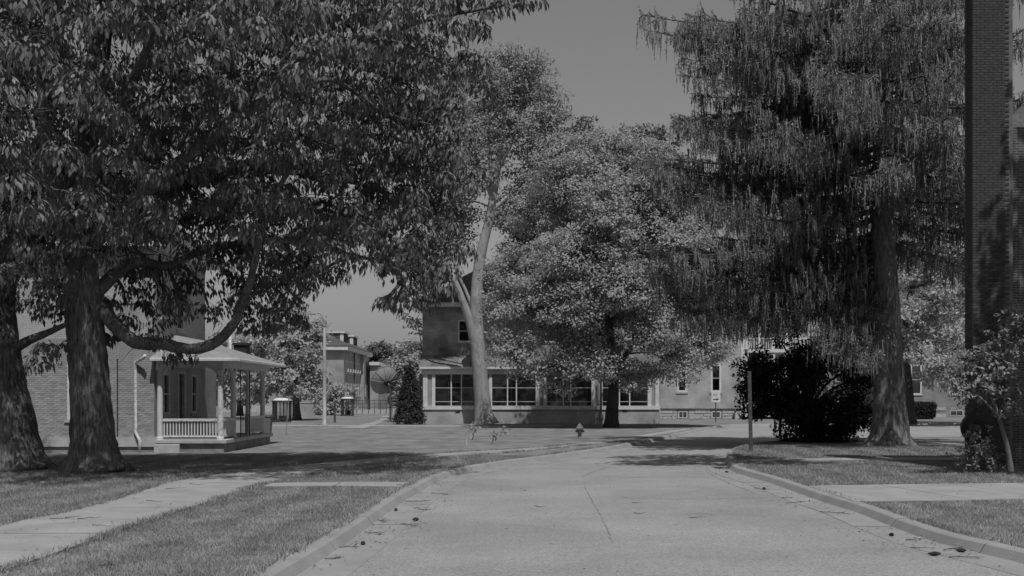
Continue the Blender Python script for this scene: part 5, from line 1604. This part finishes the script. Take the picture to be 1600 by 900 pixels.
# glazed kiosks with domed roofs
def kiosk(label, px0, px1, ytop, ybase):
    d = gd(ybase) + .3
    t = thing('glass_kiosk', label, 'kiosk', 'glazed kiosks with domed roofs')
    cx = X((px0 + px1) / 2, d); r = (X(px1, d) - X(px0, d)) / 2; H = Z(ytop, d)
    rw = r * .86
    MB().lathe([(rw + .04, -.05), (rw + .04, .1)], 8, (cx, d, 0)).build('base', M_rust, t)
    zr = H - r * .42
    for k in range(8):
        a = 2 * math.pi * k / 8; x, y = cx + rw * math.cos(a), d + rw * math.sin(a)
        MB().box(x - .035, x + .035, y - .035, y + .035, .103, zr).build('post', M_iron, t)
        b = 2 * math.pi * (k + 1) / 8; x2, y2 = cx + rw * math.cos(b), d + rw * math.sin(b)
        u = Vector((x2 - x, y2 - y, 0)).normalized() * .05
        MB().quad((x + u.x, y + u.y, .12), (x2 - u.x, y2 - u.y, .12), (x2 - u.x, y2 - u.y, zr - .01), (x + u.x, y + u.y, zr - .01)).build('pane', M_glass, t)
    MB().lathe([(r * .98, zr + .002), (r, zr + .02), (r, zr + .09), (r * .97, zr + .1)], 8, (cx, d, 0)).build('cornice', M_iron, t)
    MB().lathe([(r * .93, zr + .102), (r * .84, zr + r * .24), (r * .62, zr + r * .35), (r * .3, zr + r * .41), (.02, zr + r * .42)], 16, (cx, d, 0)).build('dome_roof', M_white, t, smooth=True)
    MB().box(cx - rw * .4, cx + rw * .4, d + .1, d + .4, .103, .5).build('bench', M_iron, t)
    reorigin(t, (cx, d, 0))
kiosk('larger glazed kiosk with pale domed roof beside the porch end', 424, 457, 621.5, 660)
kiosk('smaller glazed kiosk with pale domed roof before the far brick building', 531.5, 554, 620, 650)

# fire hydrant
DH = gd(684.5)
hy = thing('fire_hydrant', 'pale fire hydrant on the grass beside the sidewalk', 'fire hydrant')
hx = X(906, DH)
MB().lathe([(.15, -.02), (.15, .04), (.105, .05), (.10, .38), (.15, .39), (.15, .43)], 14, (hx, DH, 0)).build('barrel', M_pole, hy)
MB().lathe([(.14, .432), (.17, .44), (.17, .47), (.15, .50), (.11, .58), (.05, .64), (.03, .66), (.03, .71), (.0, .71)], 14, (hx, DH, 0)).build('bonnet', M_pole, hy)
for s in (-1, 1):
    MB().tube([(hx + s * .09, DH, .32), (hx + s * .17, DH, .32), (hx + s * .175, DH, .32), (hx + s * .21, DH, .32)], [.06, .06, .045, .045], 10).build('nozzle_cap', M_rust, hy)
MB().tube([(hx, DH - .09, .28), (hx, DH - .19, .28)], [.075, .07], 10).build('pumper_cap', M_rust, hy)
reorigin(hy, (hx, DH, 0))

# arrow sign
DA2 = gd(660)
sg = thing('arrow_sign', 'small white sign with a black right arrow on a thin post by the brick wing', 'sign')
sx = X(1118.5, DA2)
MB().box(sx - .04, sx + .04, DA2, DA2 + .05, -.05, Z(612, DA2)).build('post', M_rust, sg)
MB().box(X(1111.5, DA2), X(1125.5, DA2), DA2 - .025, DA2 - .005, Z(628.5, DA2), Z(612, DA2)).build('plate', M_white, sg)
za = Z(624, DA2); w = .2
MB().poly([(sx - w, DA2 - .029, za - .035), (sx + .05, DA2 - .029, za - .035), (sx + .05, DA2 - .029, za - .1), (sx + w + .02, DA2 - .029, za), (sx + .05, DA2 - .029, za + .1), (sx + .05, DA2 - .029, za + .035), (sx - w, DA2 - .029, za + .035)]).build('arrow', M_iron, sg)
m = MB()
for k, (a, b) in enumerate(((-.2, -.12), (-.08, -.02), (.04, .10))): m.quad((sx + a, DA2 - .029, Z(617.8, DA2)), (sx + b, DA2 - .029, Z(617.8, DA2)), (sx + b, DA2 - .029, Z(616.2, DA2)), (sx + a, DA2 - .029, Z(616.2, DA2)))
m.build('lettering', M_iron, sg)
reorigin(sg, (sx, DA2, 0))

# bare sign post on the right kerb
DP = gd(705.5)
pp = thing('sign_post', 'bare steel sign post leaning slightly at the street corner before the dark bush', 'post')
x0, x1 = X(1174, DP), X(1171, DP)
zt_ = Z(580, DP)
def chan(m, o0, o1, w, t):
    b = [(x0 + o0[0], DP + o0[1], -.1), (x0 + o1[0], DP + o1[1], -.1), (x0 + o1[0], DP + o1[1] + t, -.1), (x0 + o0[0], DP + o0[1] + t, -.1)]
    c = [(p[0] + x1 - x0, p[1], zt_) for p in b]
    m.prism(b, c)
m = MB(); chan(m, (-.045, 0), (.045, 0), 0, .012); chan(m, (-.062, .014), (-.044, .014), 0, .045); chan(m, (.044, .014), (.062, .014), 0, .045)
m.build('channel', M_rust, pp)
m = MB()
for k in range(12): m.tube([(x1 + (x0 - x1) * (k / 20), DP - .004, zt_ - .1 - k * .1), (x1 + (x0 - x1) * (k / 20), DP + .001, zt_ - .1 - k * .1)], .01, 6)
m.build('bolt_holes', M_iron, pp)
reorigin(pp, (x0, DP, 0))
for px, py, h, lab in ((1211, 678, 1.0, 'short grey bollard left of its twin beyond the dark bush'), (1219, 683, 1.05, 'short grey bollard right of its twin beyond the dark bush')):
    d = gd(py); x = X(px, d)
    b = thing('bollard', lab, 'bollard', 'bollards at the cross street')
    MB().tube([(x, d, -.05), (x, d, h - .03), (x, d, h)], [.07, .07, .05], 10).build('post', M_rust, b, smooth=True)
    MB().lathe([(.11, -.02), (.11, .04), (.08, .05)], 10, (x, d, 0)).build('footing', M_stone_dark, b)
    reorigin(b, (x, d, 0))
# bin by the porch
tb = thing('rubbish_bin', 'grey rubbish bin standing at the far corner of the porch', 'bin')
DT = gd(682) ; tx_ = X(416, DT)
MB().prism([(tx_ - .2, DT - .22, .06), (tx_ + .2, DT - .22, .06), (tx_ + .2, DT + .22, .06), (tx_ - .2, DT + .22, .06)], [(tx_ - .27, DT - .27, .95), (tx_ + .27, DT - .27, .95), (tx_ + .27, DT + .27, .95), (tx_ - .27, DT + .27, .95)]).build('body', mat('bin_plastic', .12, .16, 3, .6), tb, bevel=.02)
MB().prism([(tx_ - .3, DT - .3, .953), (tx_ + .3, DT - .3, .953), (tx_ + .3, DT + .3, .953), (tx_ - .3, DT + .3, .953)], [(tx_ - .25, DT - .25, 1.05), (tx_ + .25, DT - .25, 1.05), (tx_ + .25, DT + .25, 1.05), (tx_ - .25, DT + .25, 1.05)]).build('lid', M_rust, tb)
for s in (-.17, .17): MB().tube([(tx_ + s - .03, DT + .2, .07), (tx_ + s + .03, DT + .2, .07)], .07, 10).build('wheel', M_iron, tb)
reorigin(tb, (tx_, DT, 0))
# leaning rod, marker post, stakes
def rod(name, label, cat, pa, pb, d, r, m, group=None):
    t = thing(name, label, cat, group)
    a, b = at(*pa, d), at(*pb, d)
    MB().tube([(a.x, d, -.05), ((a.x + b.x) / 2, d, (a.z + b.z) / 2), b], r, 7).build('shaft', m, t)
    MB().tube([b, b + Vector((0, 0, r * 1.2))], [r * 1.5, r * 1.2], 7).build('cap', m, t)
    reorigin(t, (a.x, d, 0))
rod('marker_rod', 'thin leaning metal rod in the lawn before the larger kiosk', 'rod', (447, 678), (451, 622), gd(678), .022, M_steel)
rod('marker_stake', 'short white stake in the lawn nearest the sidewalk', 'stake', (729, 697), (729, 688), gd(697), .022, M_white)
rod('marker_stake', 'short white stake beside the tallest sapling', 'stake', (735.5, 686), (736, 680), gd(686), .022, M_white)
rod('fence_post', 'dark thin post standing between the pale dish and the kiosk', 'post', (523, 659), (523, 636), gd(657), .05, M_rust)
# saplings
for i, (px, py, h, lab) in enumerate(((738, 687, 20, 'leafy sapling beside the white stakes, tallest of three'), (768, 694, 15, 'leafy sapling nearest the sidewalk, lowest of three'), (781, 683, 12, 'leafy sapling farthest right of three on the lawn'))):
    d = gd(py); rng = np.random.default_rng(90 + i); b = G(px, py)
    t = thing('sapling', lab, 'sapling', 'young saplings on the lawn')
    top = at(px + 4, py - h, d)
    MB().tube([(b.x, b.y, -.03), ((b.x + top.x) / 2 + .03, d, top.z * .6), top], [.014, .011, .006], 6).build('stem', M_twig, t)
    nn = 13
    c = np.array(top) + rng.normal(size=(nn, 3)) * np.array([.16, .16, .1]) + np.array([rng.uniform(-.1, .1), 0, -.05])
    leaves_mesh('foliage', *broad_leaves(rng, c, unit(rng.normal(size=(nn, 3)) + np.array([0, 0, .6])), 6, .09, .13, .07, .7, .5), leaf_mid, t)
    reorigin(t, (b.x, b.y, 0))
# clipped hedge by the shaded house
hg = thing('clipped_hedge', 'clipped dark box hedge by the stone base of the shaded house', 'hedge')
DHG = 95.0; hx0, hx1, hz1 = X(1428, DHG), X(1463, DHG), Z(631, DHG)
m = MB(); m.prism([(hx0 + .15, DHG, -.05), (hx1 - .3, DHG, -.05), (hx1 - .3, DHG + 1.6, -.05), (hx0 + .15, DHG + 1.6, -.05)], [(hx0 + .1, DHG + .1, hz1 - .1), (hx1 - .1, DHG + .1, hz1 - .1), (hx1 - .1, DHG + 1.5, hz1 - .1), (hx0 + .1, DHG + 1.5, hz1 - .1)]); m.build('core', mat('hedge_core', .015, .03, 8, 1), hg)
rng = np.random.default_rng(95); n = 420
q = np.stack([rng.uniform(hx0, hx1, n), rng.uniform(DHG, DHG + 1.6, n), rng.uniform(.1, hz1, n)], 1)
side_ = rng.random(n) < .6
q[side_, 1] = DHG; q[~side_, 2] = hz1
q[:, 0] = np.clip(q[:, 0], hx0 + .05, hx1 - .28 * (1 - q[:, 2] / hz1))
u = np.where(side_[:, None], np.array([[0, -1, .3]]), np.array([[0, 0, 1]]))
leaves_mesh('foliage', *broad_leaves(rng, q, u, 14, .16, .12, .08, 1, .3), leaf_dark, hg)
reorigin(hg, ((hx0 + hx1) / 2, DHG + .8, 0))
# hose reel and shrub at the foot of the chimney
hr = thing('hose_reel', 'dark hose reel standing against the foot of the brick chimney', 'hose reel')
DX = D6 - .35; cxr, czr = X(1524, DX), Z(668, DX)
for k in range(4):
    MB().tube([(cxr + (.36 - .05 * k) * math.cos(t_ * math.pi / 12), DX - .03 * k, czr + (.36 - .05 * k) * math.sin(t_ * math.pi / 12)) for t_ in range(25)], .03, 6).build('hose_coil', M_iron, hr)
MB().tube([(cxr, DX + .2, czr), (cxr, DX - .15, czr)], .08, 8).build('drum', M_rust, hr)
for s in (-.2, .2): MB().tube([(cxr + s * 1.5, DX, -.03), (cxr, DX, czr)], .025, 6).build('leg', M_rust, hr)
reorigin(hr, (cxr, DX, 0))
sh = thing('leafy_shrub', 'low shrub with pale leaves before the hose reel', 'shrub')
rng = np.random.default_rng(97); b = at(1530, 720, D6 - 1.2); n = 90
c = np.array([b.x, b.y, .45]) + rng.normal(size=(n, 3)) * np.array([.26, .22, .26])
c = c[c[:, 2] > .05]
leaves_mesh('foliage', *broad_leaves(rng, c, unit(rng.normal(size=(len(c), 3)) + np.array([0, -.3, .7])), 8, .09, .1, .06, .8, .6), leaf_pale, sh)
m = MB()
for k in range(7): m.tube([(b.x, b.y, -.03), (b.x + rr.uniform(-.3, .3), b.y + rr.uniform(-.2, .2), rr.uniform(.4, .8))], [.012, .005], 5)
m.build('stems', M_twig, sh)
reorigin(sh, (b.x, b.y, 0))
# utility boxes by the brick wing
for px, w_, y0, lab in ((1151, 5, 641, 'pale utility cabinet at the right end of the stone base'), (1157.5, 1.6, 650, 'small dark utility pedestal beside the pale cabinet')):
    d = D3 - .6; x = X(px, d)
    t = thing('utility_cabinet', lab, 'cabinet')
    hw = w_ * d / F / 2
    mm = M_stone if w_ > 3 else M_rust
    box('body', mm, t, x - hw, x + hw, d, d + .4, -.05, Z(y0, d), bevel=.02)
    box('cover', mm, t, x - hw - .02, x + hw + .02, d - .03, d + .43, Z(y0, d) + .003, Z(y0, d) + .05)
    reorigin(t, (x, d, 0))

# ------------------------------------------------------------------ litter in the gutters
rl2 = random.Random(33)
cone_m = mat('cone_scale', .025, .06, 20, .9, .8, 60)
def cone(px, py, L, az, lab, z=RZ):
    p = G(px, py, z + .03)
    t = thing('spruce_cone', lab, 'cone', 'spruce cones in the gutter')
    m = MB(); rg = random.Random(px)
    prof = [(.006, 0)]
    n = 9
    for k in range(n):
        r = .026 * math.sin(math.pi * (k + .8) / (n + .8)) + .006
        prof += [(r, L * (k + .3) / n), (r * .72, L * (k + .9) / n)]
    prof += [(.003, L)]
    m.lathe(prof, 10)
    o = m.build('scales', cone_m, t)
    o.rotation_euler = (R(88), 0, az); 
    MB().tube([(0, 0, -.02), (0, 0, 0)], .005, 5).build('stalk', M_twig, t).rotation_euler = (R(88), 0, az)
    t.location = (p.x, p.y, z + .028)
for px, py, L, az, lab in ((1389, 835, .07, 1.4, 'round dark cone in the right gutter near the large twig'), (1450, 865, .16, 1.5, 'long cone lying in the right gutter at bottom right'), (1494, 859, .13, .8, 'cone beside the leaf heap against the right kerb'), (1192, 763, .1, .3, 'cone lying beside a forked twig in the right gutter'), (1133, 737, .09, 1.0, 'cone in the gutter at the point of the right kerb'), (617, 796, .09, .5, 'cone in the left gutter closest to the kerb'), (645, 811, .11, 1.2, 'cone in the left gutter beside the pavement joint'), (566, 848, .08, .4, 'small cone in the left gutter nearest the camera')):
    cone(px, py, L, az, lab)
def stick(px, py, L, az, lab, z=RZ, forks=2, name='fallen_twig'):
    L *= .7; az = az + random.Random(px).uniform(-.9, .9)
    p = G(px, py, z)
    t = thing(name, lab, 'twig', 'fallen twigs')
    m = MB(); rg = random.Random(px * 7 + py)
    d = Vector((math.cos(az), math.sin(az), 0)); n = Vector((-d.y, d.x, 0))
    a = [d * (L * (k / 4 - .5)) + n * rg.uniform(-.05, .05) * L + Vector((0, 0, .012 + rg.uniform(0, .02))) for k in range(5)]
    m.tube(smooth_path(a, 2), np.linspace(.007, .002, 9), 5)
    for k in range(forks):
        s = a[1 + k % 3]; m.tube([s, s + d * L * .2 + n * rg.choice((-1, 1)) * L * rg.uniform(.12, .3) + Vector((0, 0, rg.uniform(0, .05)))], [.004, .002], 4)
    m.build('stem', M_twig, t)
    k = rg.randint(0, 1)
    if forks:
        rng = np.random.default_rng(px); q = np.array([a[3]]) + rng.normal(size=(6, 3)) * .03
        leaves_mesh('withered_leaf', q, rng.normal(size=(6, 3)) * np.array([1, 1, .2]), np.repeat([[0, 0, 1.]], 6, 0), np.full(6, .07), np.full(6, .03), leaf_arbor, t)
    t.location = (p.x, p.y, z)
for a in ((585, 835, .55, .2, 'forked twig in the left gutter, middle of the near stretch', RZ, 3), (597, 816, .5, -.3, 'thin crooked twig in the left gutter by the kerb foot', RZ, 3), (520, 874, .4, .1, 'leafy twig at the left kerb nearest the camera', RZ, 3), (545, 857, .4, .5, 'curled leafy twig in the left gutter', RZ, 3), (660, 797, .8, 0, 'flat spruce twig on the joint of the left gutter', RZ, 3), (655, 784, .9, .05, 'long twig across the left gutter at the kerb bend', RZ, 2), (690, 773, .7, -.1, 'twig on the road just past the kerb bend', RZ, 1), (640, 822, .6, .1, 'low leafy sprig on the road beside the left gutter', RZ, 3),
          (1190, 765, .5, -.5, 'forked twig beside the cone in the right gutter', RZ, 2), (1230, 779, .35, .2, 'short twig against the right kerb', RZ, 1), (1243, 786, .7, .05, 'leafy twig in the right gutter by the walk', RZ, 3), (1305, 803, .8, 0, 'dark spruce sprig in the right gutter', RZ, 4), (1430, 845, .5, -.1, 'low leafy sprig before the right kerb', RZ, 4), (1487, 860, .6, .1, 'leaf heap twig against the right kerb', RZ, 4), (1510, 873, .6, 0, 'twig at the right edge of the gutter', RZ, 2), (1440, 858, .4, .1, 'small stick beside the long cone', RZ, 0),
          (1000, 803, .35, 0, 'short stick lying alone near the middle of the road', RZ, 0), (1090, 810, .4, .1, 'dark stick on the road right of the long crack', RZ, 0), (995, 787, .3, 0, 'small stick above the long crack on the road', RZ, 0), (845, 793, .35, .3, 'stick on the road left of the long crack', RZ, 0),
          (168, 886, .28, .2, 'dark curled twig lying on the near grass', .03, 1), (163, 788, .3, .6, 'short stick at the grass edge of the sidewalk', .026, 0), (242, 785, .5, 0, 'stick lying across the middle of the sidewalk', .026, 0), (95, 812, .45, .2, 'stick on the left end of the sidewalk', .026, 0), (140, 811, .5, .1, 'longest of the sticks beside the sidewalk joint', .026, 0), (115, 809, .4, .1, 'middle stick of three beside the sidewalk joint', .026, 0), (160, 823, .7, .1, 'thin long twig on the near sidewalk slab', .026, 0), (275, 764, .6, 0, 'dark stick in the shade on the sidewalk', .026, 0), (308, 758, .6, .2, 'dark stick farther along the shaded sidewalk', .026, 0), (632, 759, .5, .1, 'stick on the grass by the kerb at the small footpath', .03, 0)):
    stick(*a)
rng = np.random.default_rng(101)
# leaf crumbs in the gutters
def scatter_line(line, off0, off1, n, y0, y1):
    P = np.array(line); L = np.concatenate([[0], np.cumsum(np.linalg.norm(np.diff(P, axis=0), axis=1))])
    s = rng.uniform(0, L[-1], n * 3)
    x = np.interp(s, L, P[:, 0]); y = np.interp(s, L, P[:, 1])
    dx = np.interp(s + .1, L, P[:, 0]) - np.interp(s - .1, L, P[:, 0]); dy = np.interp(s + .1, L, P[:, 1]) - np.interp(s - .1, L, P[:, 1])
    l = np.hypot(dx, dy) + 1e-9
    o = off0 + (off1 - off0) * rng.random(n * 3) ** 1.6
    clump = (np.sin(s * 3.1) + np.sin(s * 1.27 + 2) + rng.normal(size=n * 3) * .8) > .1
    k = (y > y0) & (y < y1) & clump
    return np.stack([x - dy / l * o, y + dx / l * o], 1)[k][:n]
pa = scatter_line(left_line, -.03, -1.0, 2200, 10, 45); pb = scatter_line(right_line, .03, 1.0, 1900, 12, 40)
pc = np.stack([rng.uniform(-4, 7, 260), rng.uniform(12, 40, 260)], 1)
pq = np.concatenate([pa, pb, pc]); n = len(pq)
b = np.column_stack([pq, np.full(n, RZ + .016)])
xs_ = rng.uniform(-14, -1.5, 900); ys_ = rng.uniform(13, 32, 900)
b = np.concatenate([b, np.column_stack([xs_, ys_, np.full(900, .034)]), np.column_stack([rng.uniform(6.5, 15, 350), rng.uniform(18, 40, 350), np.full(350, .034)])])
b = b[~((b[:, 2] > 0) & (b[:, 0] > -3.2) & (b[:, 0] < 6.6) & (b[:, 1] < 24))]
n = len(b)
lt = leaves_mesh('leaf_litter', b, np.column_stack([rng.normal(size=(n, 2)), rng.uniform(-.05, .25, n)]), np.column_stack([rng.normal(size=(n, 2)) * .3, np.ones(n)]), rng.uniform(.02, .075, n), rng.uniform(.008, .026, n), leaf_mat('litter', .04, .12, .05, .9, .1), None)
tag(lt, 'dry leaf crumbs and needles scattered along the gutters and walks', 'litter', kind='stuff')

# ------------------------------------------------------------------ grass blades on the near lawns
def inside(poly, x, y):
    r = np.zeros(len(x), bool); j = len(poly) - 1
    for i in range(len(poly)):
        xi, yi = poly[i]; xj, yj = poly[j]
        c = ((yi > y) != (yj > y)) & (x < (xj - xi) * (y - yi) / (yj - yi + 1e-12) + xi)
        r ^= c; j = i
    return r
wpoly = [tuple(p) for p in smooth_path(walkA, 6)] + [tuple(p) for p in reversed(smooth_path(walkB, 6))]
f1 = [P2(*p) for p in ((425, 755.5), (640, 754.5), (628, 762), (410, 762))]
f2 = [P2(*p) for p in ((1262, 760.5), (1330, 759), (1528, 756.5), (1700, 754.5), (1720, 780.5), (1528, 783.5), (1420, 785.5), (1362, 787.5), (1335, 786))]
f3 = [P2(*p) for p in ((1148, 719), (1400, 715.5), (1700, 715.5), (1700, 720.5), (1150, 722))]
lawnL = offset_line(left_line, 0.27)[:110]; lawnR = offset_line(right_line, -0.27)
polyL = [(p[0], p[1]) for p in lawnL] + [(40, 95), (-80, 95), (-80, -10)]
polyR = [(p[0], p[1]) for p in lawnR] + [(160, -10)]
def grass(poly, boxr, n, hmin, hmax):
    x = rng.uniform(boxr[0], boxr[1], n); y = boxr[2] + (boxr[3] - boxr[2]) * rng.random(n) ** 1.25
    px = 800 + x / y * F
    k = inside(poly, x, y) & (px > -60) & (px < 1660)
    for q in (wpoly, f1, f2, f3): k &= ~inside(q, x, y)
    x, y = x[k], y[k]; n = len(x)
    sc = np.clip(y / 16, 1, 2.6)
    h = rng.uniform(hmin, hmax, n) * (1 + .35 * np.sin(x * 1.9 + y * .5) * np.sin(y * 1.3)) * np.sqrt(sc)
    a = rng.uniform(0, 2 * np.pi, n); w = rng.uniform(.0025, .0055, n) * sc
    ln = rng.normal(size=(n, 2)) * (h * .55)[:, None]
    v = np.empty((n, 3, 3))
    v[:, 0] = np.stack([x - np.cos(a) * w, y - np.sin(a) * w, np.zeros(n)], 1)
    v[:, 1] = np.stack([x + np.cos(a) * w, y + np.sin(a) * w, np.zeros(n)], 1)
    v[:, 2] = np.stack([x + ln[:, 0], y + ln[:, 1], h], 1)
    return v.reshape(-1, 3)
VL = grass(polyL, (-17, 1, 10, 36), 900000, .02, .05)
g1 = np_mesh('grass', VL, np.arange(len(VL)).reshape(-1, 3), M_blade)
tag(g1, 'short mown grass on the lawn left of the road', 'grass', kind='stuff')
VR = grass(polyR, (4, 21, 14, 44), 560000, .02, .052)
g2 = np_mesh('grass', VR, np.arange(len(VR)).reshape(-1, 3), M_blade)
tag(g2, 'short mown grass on the lawn right of the road', 'grass', kind='stuff')
# ragged tufts along the walk and kerb edges
def tufts(line, off, n, name, lab):
    P = np.array(line); L = np.concatenate([[0], np.cumsum(np.linalg.norm(np.diff(P, axis=0), axis=1))])
    s = rng.uniform(0, L[-1], n)
    x = np.interp(s, L, P[:, 0]) + rng.normal(size=n) * .045; y = np.interp(s, L, P[:, 1]) + rng.normal(size=n) * .045
    k = (y > 9) & (y < 45) & (rng.random(n) < .35 + .65 * (np.sin(s * 2.3) + np.sin(s * .9 + 1) > 0)); x, y = x[k], y[k]; n = len(x)
    h = rng.uniform(.04, .11, n); a = rng.uniform(0, 2 * np.pi, n); w = rng.uniform(.005, .01, n)
    ln = rng.normal(size=(n, 2)) * (h * .6)[:, None]
    v = np.empty((n, 3, 3))
    v[:, 0] = np.stack([x - np.cos(a) * w, y - np.sin(a) * w, np.zeros(n)], 1); v[:, 1] = np.stack([x + np.cos(a) * w, y + np.sin(a) * w, np.zeros(n)], 1)
    v[:, 2] = np.stack([x + ln[:, 0], y + ln[:, 1], h], 1)
    v = v.reshape(-1, 3)
    o = np_mesh(name, v, np.arange(len(v)).reshape(-1, 3), M_blade); tag(o, lab, 'grass', kind='stuff')
tufts(smooth_path(walkA, 6), 0, 16000, 'edge_grass', 'ragged grass edge on the house side of the sidewalk')
tufts(smooth_path(walkB, 6), 0, 16000, 'edge_grass', 'ragged grass edge on the road side of the sidewalk')
tufts(offset_line(left_line, .31)[:100], 0, 16000, 'edge_grass', 'ragged grass edge behind the left kerb')
tufts(offset_line(right_line, -.31), 0, 16000, 'edge_grass', 'ragged grass edge behind the right kerb')
